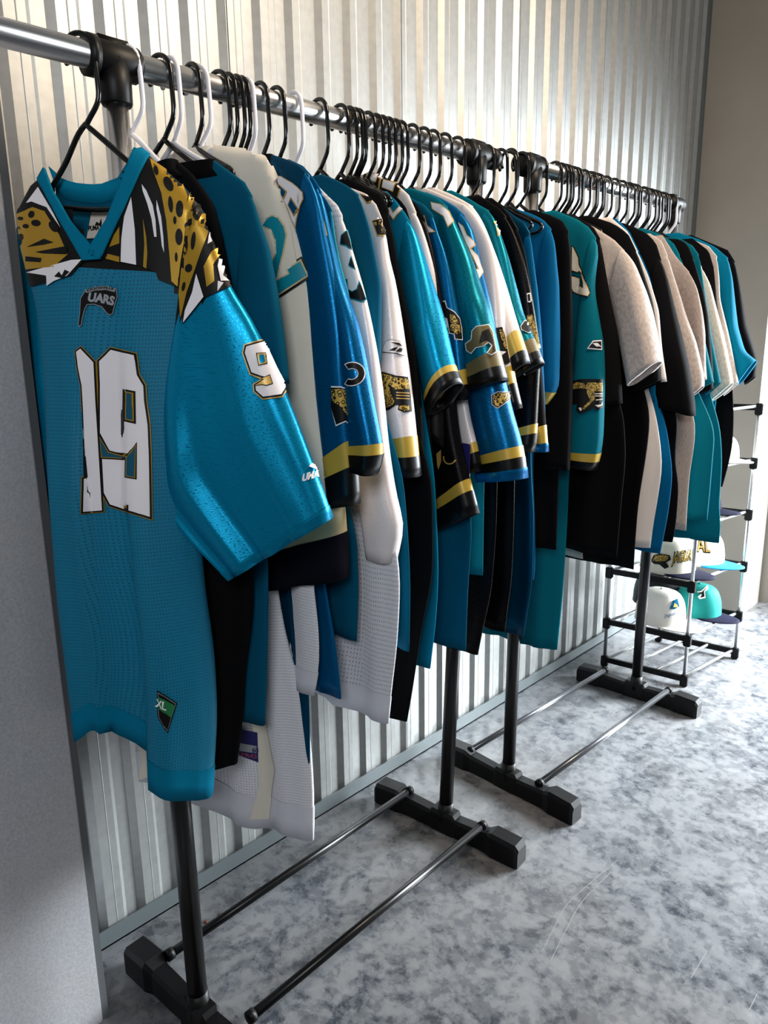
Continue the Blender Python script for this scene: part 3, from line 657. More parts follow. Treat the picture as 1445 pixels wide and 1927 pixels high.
# patches: yoke of cream cloth on the body, side panels, crest, long knit cuff
pr(g, [(402, 276), (470, 284), (505, 300), (521, 335), (530, 380), (480, 380), (440, 340), (400, 300)], 'cream_knit', 1, 'yoke', 7.)
pr(g, [(440, 330), (520, 360), (545, 420), (560, 500), (520, 560), (480, 500), (450, 420)], 'cream_knit', 1, 'yoke', 7.)
pr(g, crop(60, 1100, 2.258, [(925, 560), (1000, 590), (1035, 790), (1008, 992), (928, 994), (965, 850), (960, 700)]), 'cream_knit', 1, 'side_panel', 7., 'cream side panel')
pr(g, crop(60, 1100, 2.258, [(440, 622), (480, 625), (500, 700), (545, 798), (455, 828), (470, 740)]), 'cream_knit', 1, 'side_panel', 7., 'cream side panel')
pr(g, crop(60, 1100, 2.258, [(885, 610), (958, 625), (962, 752), (885, 722)]), 'tag_navy', 2, 'hem_label', 6.)
pr(g, crop(60, 1100, 2.258, [(885, 668), (955, 682), (955, 712), (885, 702)]), 'print_silver', 3, 'hem_label', 6.)
letters(g, 'PRO', (455, 1420), (28, 5), (0, -7), 'tag_red', 4, 'hem_label_lettering')
letters(g, '60', (474, 1413), (12, 1), (0, -9), 'tag_navy', 5, 'hem_label_lettering')
Z4 = lambda *p: crop(440, 820, 5.558, p)
pr(g, Z4((938, 300), (980, 275), (1060, 290), (1120, 285), (1140, 420), (1160, 560), (1120, 640), (1060, 670), (1010, 610), (960, 480)), 'print_black', 1, 'sleeve_crest', 5.)
pr(g, Z4((1060, 320), (1118, 320), (1130, 440), (1148, 560), (1110, 620), (1060, 650), (1030, 620), (1100, 560), (1120, 510), (1085, 470), (1070, 400)), 'leopard_fine', 2, 'sleeve_crest', 4.)
pr(g, Z4((945, 310), (1000, 305), (1050, 350), (1060, 385), (990, 385), (945, 420)), 'leopard_fine', 2, 'sleeve_crest', 4.)
pr(g, Z4((978, 520), (1040, 520), (1062, 545), (1045, 570), (990, 570)), 'print_white', 2, 'sleeve_crest', 4.)
garment('grey mesh shirt', 'shirt', 'pale grey mesh shirt seen as a narrow strip beside the bright blue body', .150, [(470, 330), (490, 345), (505, 370), (515, 410), (520, 450)], 3, 'white_mesh', nosleeve=True, B=[(585, 900), (592, 1109), (600, 1160), (603, 1255), (592, 1308)], t=.008, ts=.010, amp=.004, cat='shirt')
g = garment('leopard patch jersey', 'jersey', 'dark blue jersey with half a leopard on the sleeve, beside the cream sleeve', .135,
    [(510, 290), (537, 299), (561, 309), (582, 330), (595, 358), (603, 389), (612, 440), (630, 519), (649, 623), (654, 692), (659, 761), (665, 831), (671, 900), (673, 948)], 3, 'dark_teal_dazzle', 'blue_dazzle', cuff=(628, 955), B=[(545, 900), (562, 1127), (578, 1189), (582, 1277), (586, 1348), (586, 1435)], bands=[('cuff_gold', .82), ('cuff_black', .90)], t=.009, ts=.02, amp=.005, ang=8, collar='black_knit')
Z1 = lambda *p: crop(600, 580, 4.818, p)
pr(g, Z1((118, 705), (200, 708), (276, 745), (292, 1085), (240, 1030), (160, 1070), (118, 900)), 'print_white', 0, 'sleeve_patch', 5.)
pr(g, Z1((120, 718), (200, 720), (270, 752), (286, 1065), (238, 1018), (165, 1055), (120, 900)), 'print_black', 1, 'sleeve_patch', 5.)
pr(g, Z1((124, 735), (200, 730), (265, 765), (283, 900), (284, 1010), (240, 960), (190, 880), (130, 840)), 'leopard_gold', 2, 'sleeve_patch', 5.)
layered(g, Y_((160, 150), (200, 150), (340, 230), (400, 280), (470, 350), (480, 430), (440, 520), (420, 600), (400, 680), (385, 790), (340, 700), (300, 580), (250, 470), (190, 300), (155, 200)), [('print_gold', -.8), ('print_white', .6)], 'number', 4.)
for P_ in (((175, 245), (280, 340), (250, 420), (200, 380)), ((335, 420), (425, 560), (370, 640), (300, 510))): layered(g, Y_(*P_), [('print_gold', -1), ('blue_dazzle', 1.2)], 'number', 3., 3)
g = garment('blue jersey with the tail ring', 'jersey', 'bright blue jersey with a black tail ring above gold and black cuff', .172,
    [(545, 300), (570, 312), (590, 335), (605, 360), (622, 440), (640, 519), (655, 561), (668, 595), (686, 675), (699, 744), (713, 813), (721, 848), (706, 894)], 3, 'blue_dazzle', 'blue_dazzle', cuff=(664, 884), B=[(585, 900), (611, 1109), (628, 1189), (640, 1277), (643, 1315)], bands=[('cuff_gold', .875), ('cuff_black', .935)], t=.009, ts=.024, amp=.006)
ring = lambda r0_, r1_: [(650+x*r1_*.5, 723) for x in ()]
def arc_ring(cx, cy, ro, ri, a0, a1, sx=.75, n_=14):
    O = [(cx+math.cos(math.radians(a0+(a1-a0)*i/n_))*ro*sx, cy+math.sin(math.radians(a0+(a1-a0)*i/n_))*ro) for i in range(n_+1)]
    I = [(cx+math.cos(math.radians(a0+(a1-a0)*i/n_))*ri*sx, cy+math.sin(math.radians(a0+(a1-a0)*i/n_))*ri) for i in range(n_+1)]
    return O+I[::-1]
pr(g, arc_ring(663, 704, 23, 9.5, -125, 125, 1.0), 'print_white', 0, 'sleeve_patch', 5.)
pr(g, arc_ring(663, 704, 21, 11, -120, 120, 1.0), 'print_black', 1, 'sleeve_patch', 5.)
layered(g, Y_((380, 240), (450, 130), (490, 140), (580, 260), (575, 400), (550, 660), (510, 650), (545, 560), (540, 400), (490, 330), (420, 270)), [('print_gold', -.8), ('print_white', .5)], 'number', 4.)
layered(g, Y_((650, 420), (630, 500), (620, 680), (640, 780), (765, 890), (730, 740), (700, 620)), [('print_gold', -.8), ('print_white', .8)], 'number', 4.)
garment('petrol shimmer jersey', 'jersey', 'shimmering petrol jersey, a thin strip just before the white number 3 jersey', .205,
    [(580, 345), (600, 360), (614, 375), (625, 395), (630, 441), (638, 482), (655, 550), (670, 640)], 3, 'petrol_knit', 'green_dazzle', cuff=(640, 900), B=[(640, 900), (672, 1000), (675, 1100), (672, 1206)], t=.007, ts=.011, amp=.004)
g = garment('white jersey with the number 3', 'jersey', 'white shiny jersey with teal edged 3 on black, long sleeve hanging furthest down', .235,
    [(600, 352), (617, 369), (635, 385), (645, 405), (653, 438), (664, 477), (684, 550), (697, 616), (706, 675), (713, 744), (718, 817), (727, 883), (739, 950), (752, 990), (738, 1060)], 3, 'white_bigmesh', 'white_dazzle', cuff=(697, 1046), B=[(735, 1000), (749, 1060), (750, 1120), (745, 1220), (736, 1290), (729, 1362)], hemL=(625, 1305), t=.012, ts=.022, amp=.007)
for P_ in (((945, 990), (955, 890), (1005, 835), (1040, 950), (1065, 1065), (1010, 1010)), ((1048, 1260), (1068, 1160), (1115, 1310)), ((970, 1440), (1022, 1438), (1030, 1560), (1090, 1592), (1150, 1560), (1165, 1470), (1242, 1690), (1200, 1712), (1110, 1680), (1022, 1650))): layered(g, Y_(*P_), [('print_teal', -1.4), ('print_black', .2)], 'number', 4.)
garment('second petrol tee', 't_shirt', 'matt petrol tee with a white hanger over its neck, behind the white 3', .268,
    [(606, 328), (628, 336), (655, 350), (675, 366), (684, 391), (696, 430), (706, 482), (715, 530), (714, 600), (713, 680)], 3, 'petrol_knit', 'petrol_knit', cuff=(690, 700), B=[(760, 900), (770, 1020), (774, 1100), (773, 1225)], t=.008, ts=.012, amp=.005, cat='shirt', hanger_m='plastic_white', hl='white plastic hanger showing over the neck of the second petrol tee')
g = garment('white jersey with crouching cat', 'jersey', 'white jersey with vector emblem, spotted cat and folded gold and black cuff', .318,
    [(650, 350), (690, 365), (708, 385), (719, 413), (726, 449), (729, 482), (740, 523), (751, 599), (758, 658), (768, 727), (774, 779), (779, 824), (786, 897)], 3, 'white_knit', 'white_dazzle', cuff=(722, 882), bands=[('cuff_gold', .83), ('cuff_black', .92)], t=.008, ts=.030, amp=.004)
layered(g, crop(600, 150, 3.6125, [(368, 960), (430, 945), (455, 1065), (400, 1060)]), [('print_gold', -.8), ('print_black', 1.2)], 'number', 5.)
layered(g, crop(600, 150, 3.6125, [(285, 780), (345, 800), (375, 830), (330, 840)]), [('print_gold', -.8), ('print_black', 1.2)], 'number', 5.)
layered(g, Z1((582, 400), (580, 375), (612, 300), (650, 283), (730, 300), (770, 440), (700, 412)), [('print_black', 0), ('white_dazzle', 1.)], 'sleeve_emblem', 5.)
pr(g, Z1((640, 385), (680, 360), (712, 355), (682, 390)), 'print_black', 3, 'sleeve_emblem', 3.); pr(g, Z1((690, 395), (722, 362), (745, 370), (735, 400)), 'print_black', 3, 'sleeve_emblem', 3.); pr(g, Z1((652, 310), (720, 318), (742, 352), (700, 335)), 'print_black', 3, 'sleeve_emblem', 3.)
pr(g, Z1((545, 572), (600, 580), (700, 612), (800, 625), (825, 800), (838, 940), (770, 945), (715, 920), (725, 880), (700, 878), (650, 915), (585, 935), (560, 760)), 'print_black', 0, 'sleeve_cat', 5.)
pr(g, Z1((552, 590), (620, 600), (700, 630), (800, 645), (808, 735), (690, 735), (640, 680), (655, 760), (690, 840), (680, 870), (640, 895), (590, 920), (582, 860), (610, 830), (560, 760)), 'leopard_gold', 1, 'sleeve_cat', 5.)
for yy in (760, 785, 812): pr(g, Z1((700, yy), (812, yy+8), (812, yy+16), (705, yy+10)), 'print_gold', 1, 'sleeve_cat', 5.)
pr(g, Z1((735, 885), (805, 880), (812, 920), (775, 935), (725, 910)), 'leopard_gold', 1, 'sleeve_cat', 4.)
garment('long black garment', 'shirt', 'plain black garment between the white cat jersey and the bright teal sleeve', .362,
    [(655, 335), (691, 352), (719, 368), (731, 395), (740, 441), (748, 496), (758, 550), (770, 606), (783, 680), (789, 744), (795, 900), (799, 1082)], 3, 'black_knit', 'black_knit', cuff=(744, 1080), B=[(812, 900), (814, 1086), (795, 1173), (787, 1230), (776, 1288), (762, 1360)], t=.009, ts=.014, amp=.006, cat='shirt')
g = garment('bright teal turned cuff jersey', 'jersey', 'bright teal shiny jersey, first in the middle bunch, with slanting gold and black cuff', .400,
    [(728, 360), (748, 380), (762, 400), (774, 420), (784, 443), (797, 485), (817, 554), (834, 616), (848, 675), (858, 706), (865, 722)], 3, 'teal_knit', 'teal_dazzle', cuff=(808, 782), B=[(815, 900), (824, 1080), (820, 1170), (810, 1258)], bands=[('cuff_gold', .875), ('cuff_black', .935)], t=.009, ts=.034, amp=.009)
layered(g, crop(600, 150, 3.6125, [(452, 810), (490, 870), (510, 905), (550, 862), (572, 885), (535, 920), (512, 955), (480, 915), (450, 850)]), [('print_gold', -.8), ('print_white', 1.)], 'number', 5.)
Z2 = lambda *p: crop(780, 560, 5.07, p)
garment('black gold striped jersey', 'jersey', 'narrow black jersey with a gold stripe and cat print under the slanting teal cuff', .422,
    [(735, 362), (752, 375), (764, 390), (774, 420), (786, 480), (798, 560), (806, 680), (812, 760), (816, 860), (818, 958)], 3, 'black_knit', 'black_dazzle', cuff=(776, 950), bands=[('cuff_gold', .88), ('cuff_black', .93)], t=.006, ts=.010, amp=.003)
g = garment('white jersey with double number', 'jersey', 'white jersey with two black boxed digits along its shoulder', .440,
    [(700, 326), (745, 345), (769, 366), (783, 399), (796, 432), (807, 468), (818, 510), (822, 560), (830, 700), (838, 780), (840, 842)], 3, 'white_knit', 'white_dazzle', cuff=(784, 778), bands=[('cuff_gold', .70), ('cuff_black', .85)], t=.009, ts=.020, amp=.005, hanger_m='plastic_black')
for P_ in ([(310, 630), (420, 655), (410, 745), (300, 700)], [(430, 660), (560, 725), (540, 800), (510, 830), (410, 770)]):
    layered(g, crop(600, 150, 3.6125, P_), [('print_gold', -.8), ('print_black', 1.)], 'number', 5.)
for P_ in ([(335, 640), (412, 655), (395, 700), (330, 680)], [(445, 685), (525, 712), (512, 765), (438, 735)]):
    layered(g, crop(600, 150, 3.6125, P_), [('print_gold', -.6), ('print_white', .8)], 'number', 4., 3)
g = garment('pointed black jersey', 'jersey', 'black jersey whose pointed sleeve with shiny gold stripe hangs lowest of the middle bunch', .455,
    [(745, 356), (768, 370), (785, 385), (800, 412), (818, 480), (836, 580), (852, 700), (866, 820), (882, 890), (901, 965)], 3, 'black_knit', 'black_dazzle', cuff=(824, 1000), bands=[('cuff_gold', .87), ('cuff_black', .93)], t=.007, ts=.022, amp=.006)
pr(g, Z2((215, 1490), (260, 1450), (262, 1560), (235, 1640), (222, 1600)), 'print_gold', 0, 'sleeve_print', 4.); pr(g, arc_ring(847, 862, 12, 9.5, 20, 200, 1.0), 'print_gold', 0, 'sleeve_print', 4.)
g = garment('blue jersey with split cat', 'jersey', 'royal blue jersey with a split white edged cat, behind the bright teal sleeve', .470,
    [(760, 362), (777, 375), (799, 385), (816, 405), (822, 432), (836, 468), (847, 510), (858, 569), (868, 611), (874, 680), (880, 735), (880, 752)], 3, 'petrol_knit', 'blue_dazzle', cuff=(846, 757), B=[(886, 960), (888, 1002), (880, 1116), (876, 1226)], bands=[('cuff_gold', .83), ('cuff_black', .92)], t=.009, ts=.017, amp=.004)
layered(g, crop(600, 150, 3.6125, [(690, 935), (720, 925), (740, 990), (790, 1035), (730, 1045), (700, 1000)]), [('print_gold', -.7), ('print_white', .8)], 'number', 5.)
pr(g, Z2((232, 40), (300, 30), (318, 95), (375, 130), (425, 200), (445, 300), (452, 408), (385, 402), (375, 350), (340, 345), (285, 350), (265, 320), (300, 260), (250, 160)), 'print_white', 0, 'sleeve_cat', 4.)
pr(g, Z2((238, 48), (296, 40), (312, 100), (372, 140), (420, 205), (438, 300), (445, 398), (392, 392), (382, 345), (345, 335), (320, 200), (250, 160)), 'print_black', 1, 'sleeve_cat', 4.)
pr(g, Z2((345, 160), (380, 175), (415, 240), (435, 330), (400, 350), (350, 310)), 'leopard_gold', 2, 'sleeve_cat', 4.); pr(g, Z2((270, 295), (330, 275), (338, 335), (285, 340)), 'leopard_gold', 2, 'sleeve_cat', 4.)
garment('small white gold cuffed jersey', 'jersey', 'white jersey showing only its gold and black cuff beside the navy price tag', .486,
    [(745, 372), (775, 385), (798, 402), (818, 430), (834, 480), (850, 560), (868, 680), (882, 780), (897, 840), (904, 886)], 3, 'white_knit', 'white_dazzle', cuff=(876, 893), bands=[('cuff_gold', .87), ('cuff_black', .935)], t=.006, ts=.012, amp=.003)
g = garment('sea green jersey with prowling cat', 'jersey', 'sea green jersey with a prowling cat above dull gold and black cuff', .500,
    [(774, 354), (800, 362), (824, 372), (842, 388), (855, 416), (866, 441), (882, 477), (893, 510), (904, 550), (914, 572), (927, 625), (938, 672), (950, 716)], 3, 'green_knit', 'green_dazzle', cuff=(880, 738), bands=[('print_brown', .84), ('cuff_black', .92)], t=.009, ts=.034, amp=.006)
layered(g, crop(600, 150, 3.6125, [(765, 835), (830, 850), (880, 900), (912, 970), (880, 1005), (850, 930), (775, 880)]), [('print_gold', -.7), ('print_white', .8)], 'number', 5.)
cat = Z2((490, 440), (545, 400), (550, 320), (590, 275), (700, 260), (740, 330), (775, 520), (730, 550), (690, 530), (730, 460), (700, 430), (660, 465), (590, 480), (545, 535), (500, 505))
layered(g, cat, [('print_white', -.6), ('print_brown', 1.), ], 'sleeve_cat', 4.)
pr(g, Z2((640, 330), (700, 300), (735, 400), (760, 520), (730, 530), (740, 450), (690, 410), (620, 440)), 'print_black', 2, 'sleeve_cat', 4.)
g = garment('blue jersey with the paw', 'jersey', 'blue jersey with a white edged paw and low hanging gold and black cuff', .530,
    [(803, 362), (832, 374), (856, 388), (874, 405), (891, 432), (900, 471), (910, 521), (925, 580), (935, 650), (950, 719), (963, 777), (975, 818), (982, 849), (987, 900)], 3, 'blue_knit', 'blue_dazzle', cuff=(905, 905), bands=[('cuff_gold', .86), ('cuff_black', .925), ('blue_dazzle', .97)], t=.009, ts=.034, amp=.008)
layered(g, crop(600, 150, 3.6125, [(950, 970), (985, 1000), (1010, 1060), (1050, 1100), (1060, 1130), (1035, 1150), (1075, 1200), (1110, 1310), (1085, 1360), (1060, 1290), (1080, 1290), (1030, 1170), (990, 1080)]), [('print_gold', -.7), ('print_white', .8)], 'number', 5.)
layered(g, Z2((735, 930), (790, 900), (850, 905), (900, 890), (900, 975), (830, 1030), (790, 1058), (740, 1020)), [('print_white', -.6), ('print_black', .8), ('leopard_gold', 2.6)], 'sleeve_paw', 4.)
g = garment('black cat strip jersey', 'jersey', 'white jersey with a black cat along its edge, just behind the sea green sleeve', .560,
    [(791, 350), (822, 362), (850, 374), (880, 388), (901, 411), (912, 432), (923, 449), (934, 496), (944, 560), (952, 640), (968, 720), (980, 768)], 3, 'white_knit', 'white_dazzle', cuff=(956, 774), bands=[('cuff_gold', .80), ('cuff_black', .90)], t=.008, ts=.022, amp=.004)
pr(g, Z2((752, 292), (830, 282), (858, 380), (890, 560), (905, 620), (860, 640), (820, 600), (800, 500), (770, 400)), 'print_black', 0, 'sleeve_cat', 4.)
pr(g, Z2((800, 300), (828, 300), (860, 430), (880, 520), (850, 470), (820, 380)), 'leopard_gold', 1, 'sleeve_cat', 4.); pr(g, Z2((805, 510), (865, 520), (830, 555)), 'print_white', 1, 'sleeve_cat', 4.)
g = garment('second white jersey', 'jersey', 'white jersey with bright lit edge and slanting gold cuff between the two sea green jerseys', .585,
    [(815, 352), (846, 364), (870, 376), (890, 388), (905, 411), (916, 435), (936, 490), (954, 550), (966, 591), (979, 633), (987, 655), (995, 684)], 3, 'white_knit', 'white_dazzle', cuff=(960, 714), bands=[('cuff_gold', .82), ('cuff_black', .91)], t=.008, ts=.026, amp=.005)
layered(g, crop(600, 150, 3.6125, [(1000, 895), (1035, 905), (1080, 985), (1040, 970)]), [('print_gold', -.7), ('print_black', .8)], 'number', 5.)
g = garment('second sea green jersey', 'jersey', 'narrow sea green jersey with dull gold cuff at the end of the middle bunch', .618,
    [(850, 358), (880, 372), (902, 386), (920, 396), (934, 416), (943, 443), (956, 482), (973, 550), (983, 590), (994, 615), (1005, 640), (1014, 666), (1021, 684)], 3, 'green_knit', 'green_dazzle', cuff=(990, 706), bands=[('print_brown', .84), ('cuff_black', .92)], t=.008, ts=.022, amp=.004)
layered(g, crop(600, 150, 3.6125, [(1180, 870), (1215, 900), (1240, 960), (1238, 1040), (1220, 1065), (1205, 1000), (1160, 900)]), [('print_gold', -.7), ('print_white', .8)], 'number', 5.)
layered(g, Z2((1010, 275), (1040, 225), (1080, 215), (1120, 330), (1080, 340), (1020, 310)), [('print_white', -.4), ('print_black', .8)], 'sleeve_paw', 4.)
g = garment('black jersey with small emblem', 'jersey', 'black jersey with a white outlined emblem and gold cat leg on its sleeve', .655,
    [(900, 366), (922, 380), (940, 392), (953, 407), (970, 441), (984, 482), (993, 520), (1003, 570), (1010, 620), (1016, 663), (1012, 745), (1008, 820), (1003, 850)], 3, 'black_dazzle', 'black_dazzle', cuff=(965, 850), bands=[('cuff_gold', .86), ('cuff_black', .92)], B=[(935, 1000), (925, 1120), (912, 1170), (900, 1232)], t=.009, ts=.02, amp=.006)
pr(g, crop(750, 500, 3.6125, [(870, 190), (892, 185), (900, 240), (890, 252), (875, 248)]), 'print_white', 0, 'sleeve_emblem', 3.); pr(g, crop(750, 500, 3.6125, [(875, 198), (888, 194), (893, 240), (880, 242)]), 'print_black', 1, 'sleeve_emblem', 3.)
pr(g, crop(750, 500, 3.6125, [(872, 340), (905, 332), (930, 430), (960, 560), (945, 560), (900, 450), (875, 380)]), 'leopard_fine', 0, 'sleeve_cat', 4.)
garment('black satin shirt', 'shirt', 'long black satin shirt with perforated side in front of the second rack post', .700,
    [(925, 372), (945, 388), (960, 405), (975, 430), (990, 480), (1003, 560), (1020, 700), (1028, 820), (1030, 850)], 3, 'black_dazzle', 'black_knit', cuff=(995, 850), bands=[('cuff_gold', .9), ('blue_dazzle', .95)], B=[(968, 1000), (964, 1100), (957, 1140), (952, 1188)], t=.009, ts=.016, amp=.006, cat='shirt')
garment('rack joint jersey', 'jersey', 'dark blue jersey hanging just before the joint of the two racks', .745,
    [(940, 385), (968, 406), (988, 420), (998, 438), (1002, 477), (1011, 546), (1015, 600), (1020, 700), (1024, 790)], 3, 'dark_teal_dazzle', 'blue_knit', cuff=(990, 800), B=[(1000, 900), (1005, 960), (1003, 1100), (985, 1199)], t=.009, ts=.016, amp=.006)
garment('gathered cuff blue jersey', 'jersey', 'plain blue jersey with gold cuff gathered at its end, before the black shirt', .850,
    [(975, 394), (1002, 403), (1022, 413), (1037, 430), (1044, 458), (1047, 504), (1050, 532), (1050, 627), (1049, 732), (1022, 772)], 3, 'blue_knit', 'blue_knit', cuff=(1012, 756), bands=[('cuff_gold', .90), ('cuff_black', .96)], B=[(1000, 880), (1004, 960), (1006, 1085), (1003, 1092)], t=.011, ts=.026, amp=.006, hemL=(925, 1085))
garment('black shirt beside the number 5', 'shirt', 'plain black long sleeved shirt filling the gap left of the teal number 5 jersey', .890,
    [(1005, 395), (1033, 404), (1058, 415), (1070, 435), (1074, 477), (1076, 600), (1075, 740), (1070, 885)], 3, 'black_knit', 'black_knit', cuff=(1010, 880), t=.011, ts=.022, amp=.006, cat='shirt')
g = garment('number 5 jersey', 'jersey', 'blue green jersey with a cream 5, outlined emblem and a cat patch on its sleeve', .960,
    [(1045, 396), (1085, 412), (1109, 428), (1122, 448), (1127, 465), (1120, 500), (1115, 540), (1120, 572), (1126, 612), (1132, 645), (1133, 713), (1132, 830), (1124, 872), (1118, 885)], 3, 'green_knit', 'green_knit', cuff=(1062, 872), bands=[('cuff_gold', .925), ('cuff_black', .965)], B=[(1068, 900), (1066, 960), (1060, 1040), (1056, 1116), (1046, 1224)], hemL=(980, 1210), t=.012, ts=.036, amp=.009)
J5 = lambda *p: crop(1000, 350, 3.247, p)
G_ = lambda *p: crop(850, 200, 2.89, p)
five = crop(1060, 450, 16.06, [(255, 200), (330, 240), (480, 560), (500, 780), (560, 920), (640, 1150), (740, 1400), (800, 1640), (740, 1750), (440, 1670), (300, 1600), (220, 1440), (230, 1100), (380, 1130), (520, 1180), (520, 1400), (600, 1450), (590, 1300), (540, 1050), (500, 990), (450, 1030), (250, 960)])
layered(g, five, [('print_black', -.6), ('print_gold', .8), ('cream_knit', 1.7)], 'number', 3.)
Z3 = lambda *p: crop(1050, 700, 9.64, p)
pr(g, crop(1000, 350, 3.247, [(340, 995), (375, 945), (425, 942), (427, 1003)]), 'print_white', 0, 'sleeve_emblem', 4.); pr(g, crop(1000, 350, 3.247, [(350, 988), (378, 953), (420, 950), (421, 996)]), 'print_black', 1, 'sleeve_emblem', 4.); pr(g, crop(1000, 350, 3.247, [(372, 962), (400, 960), (420, 985), (395, 982)]), 'print_white', 2, 'sleeve_emblem', 4.)
pr(g, Z3((195, 330), (260, 170), (400, 130), (600, 125), (800, 130), (800, 640), (700, 700), (640, 650), (560, 700), (400, 760), (340, 700), (350, 580), (190, 600)), 'print_black', 0, 'sleeve_cat', 4.)
pr(g, Z3((230, 320), (260, 240), (340, 185), (470, 200), (500, 260), (530, 190), (640, 190), (790, 200), (790, 350), (660, 350), (660, 500), (560, 600), (470, 680), (440, 650), (590, 510), (530, 400), (520, 310), (430, 290)), 'leopard_fine', 1, 'sleeve_cat', 4.)
for P_ in ([(665, 385), (790, 385), (790, 405), (665, 405)], [(665, 425), (790, 430), (790, 445), (665, 440)], [(680, 500), (785, 485), (785, 500), (690, 515)], [(670, 600), (760, 590), (785, 540), (785, 600), (720, 640)], [(380, 650), (420, 640), (440, 680), (410, 710)]):
    pr(g, Z3(*P_), 'cream_knit', 2, 'sleeve_cat', 4.)
# ------------------------------------------------------------ t-shirts on the far rack
J = lambda *p: crop(1000, 350, 3.247, p)
K = lambda *p: crop(1050, 700, 3.658, p)
def tee_(key, label, y, R, tip, m, cuff, B=None, **k): return garment(key, 't_shirt', label, y, R, tip, m, None, cuff=cuff, B=B, cat='shirt', **{**dict(t=.012, ts=.026, amp=.008), **k})
tee_('first black tee', 'black tee whose long body hangs just right of the teal number 5 sleeve', 1.02, J((215, 170), (330, 215), (385, 260), (420, 320), (440, 450), (480, 700), (520, 900), (540, 1160), (548, 1330)), 3, 'black_knit', (1110, 770), K((455, 300), (462, 450), (470, 600), (440, 850), (420, 1100), (402, 1282)), hemL=(1066, 1022))
tee_('large heather tee', 'large grey heather tee with wide pointed sleeve, foremost of the grey ones', 1.06, J((290, 205), (400, 262), (500, 325), (570, 395), (630, 470), (700, 640), (745, 800), (785, 1010), (792, 1075)), 3, 'grey_heather', J((600, 1222))[0], K((190, 900), (175, 1100), (185, 1280)), ts=.045, amp=.010, t=.010)
tee_('black tee over the heather', 'black tee peeking above and below the large heather tee sleeve', 1.11, J((350, 180), (500, 228), (590, 290), (640, 395), (680, 520), (735, 700), (770, 950), (790, 1190)), 3, 'black_knit', J((560, 1300))[0], K((640, 300), (615, 560), (560, 900), (540, 1150), (528, 1355)), hemL=(1108, 1056), ts=.030)
tee_('off white tee', 'off white tee with a long pale hem in front of the blue one', 1.145, J((480, 190), (590, 280), (650, 400), (720, 560), (780, 760), (800, 1000), (828, 1195)), 2, 'white_knit', (1219, 722), K((668, 280), (700, 500), (712, 650), (682, 850), (642, 1080), (626, 1215)), hemL=(1198, 1027), ts=.014)
tee_('blue tee', 'blue tee showing only its long body beside the off white hem', 1.175, J((520, 200), (600, 280), (660, 400), (730, 570), (760, 800), (755, 1320)), 2, 'blue_knit', (1212, 755), K((732, 330), (762, 500), (788, 700), (762, 950), (724, 1150), (702, 1250)), hemL=(1208, 1034), ts=.012)
tee_('big black tee', 'big black tee with the largest pointed black sleeve in the far bunch', 1.205, J((560, 225), (700, 285), (760, 345), (792, 450), (832, 570), (872, 750), (912, 900), (962, 1100), (1000, 1330), (1002, 1405)), 3, 'black_knit', J((755, 1335))[0], K((832, 330), (815, 450), (805, 650), (838, 740), (822, 950), (802, 1130), (786, 1172)), ts=.040)
tee_('light heather tee', 'light heather tee with a slim pointed sleeve right behind the big black one', 1.25, J((725, 290), (795, 335), (832, 425), (872, 560), (905, 660), (945, 800), (1000, 950), (1052, 1180), (1048, 1225)), 2, 'grey_heather', J((975, 1290))[0], K((948, 330), (942, 500), (905, 700), (888, 950), (882, 1092)), hemL=(1272, 998), ts=.022)
tee_('brownish heather tee', 'darker taupe heather tee with a small white woven tag on its sleeve', 1.29, J((800, 300), (880, 430), (965, 525), (1012, 620), (1046, 770), (1060, 900), (1065, 1185)), 2, 'dark_heather', J((1010, 1100))[0], None, ts=.022)
tee_('teal tee in the grey bunch', 'teal tee with just the shoulder line and cuff showing among the grey tees', 1.33, J((685, 258), (785, 295), (865, 345), (905, 420), (945, 530), (1000, 760), (1065, 960), (1116, 1198)), 3, 'green_knit', J((1025, 1235))[0], K((1062, 340), (1082, 430), (1064, 600), (1048, 800), (1026, 1022)), hemL=(1292, 977), ts=.018)
tee_('narrow black tee', 'narrow black tee behind the taupe one', 1.37, J((790, 318), (905, 325), (955, 358), (990, 440), (1015, 530), (1052, 640), (1082, 800), (1108, 1100), (1110, 1240)), 3, 'black_knit', J((1000, 1280))[0], ts=.018)
tee_('thin green tee', 'thin sea green tee with a broad hem at the right end', 1.405, J((890, 312), (985, 365), (1022, 418), (1034, 470), (1060, 640), (1100, 900), (1160, 1200)), 2, 'green_knit', J((1060, 1290))[0], K((1112, 380), (1124, 600), (1112, 850), (1098, 960), (1122, 1010), (1106, 1180)), hemL=(1308, 1011), ts=.014)
tee_('cream heather tee', 'cream heather tee with a sunlit edge and crumpled cuff', 1.45, J((950, 360), (1040, 495), (1092, 600), (1132, 760), (1182, 950), (1222, 1140), (1232, 1205)), 1, 'pale_heather', J((1095, 1320))[0], ts=.028)
tee_('small black tee', 'small black tee between the cream heather and pinkish tees', 1.49, J((985, 320), (1085, 398), (1115, 500), (1128, 620), (1150, 850)), 2, 'black_knit', (1330, 640), ts=.012)
tee_('pinkish grey tee', 'pinkish grey tee, third from the far end of the rail', 1.53, J((970, 322), (1082, 366), (1133, 430), (1147, 560), (1150, 690), (1200, 900), (1260, 1200)), 2, 'grey_heather', (1362, 745), ts=.016)
tee_('teal tee at the far end', 'teal tee with spread cuff, second from the far end of the rail', 1.575, J((900, 285), (1020, 325), (1120, 370), (1200, 440), (1227, 560), (1240, 700), (1255, 850), (1300, 1010), (1372, 1068)), 3, 'teal_knit', J((1268, 1215))[0], ts=.030)
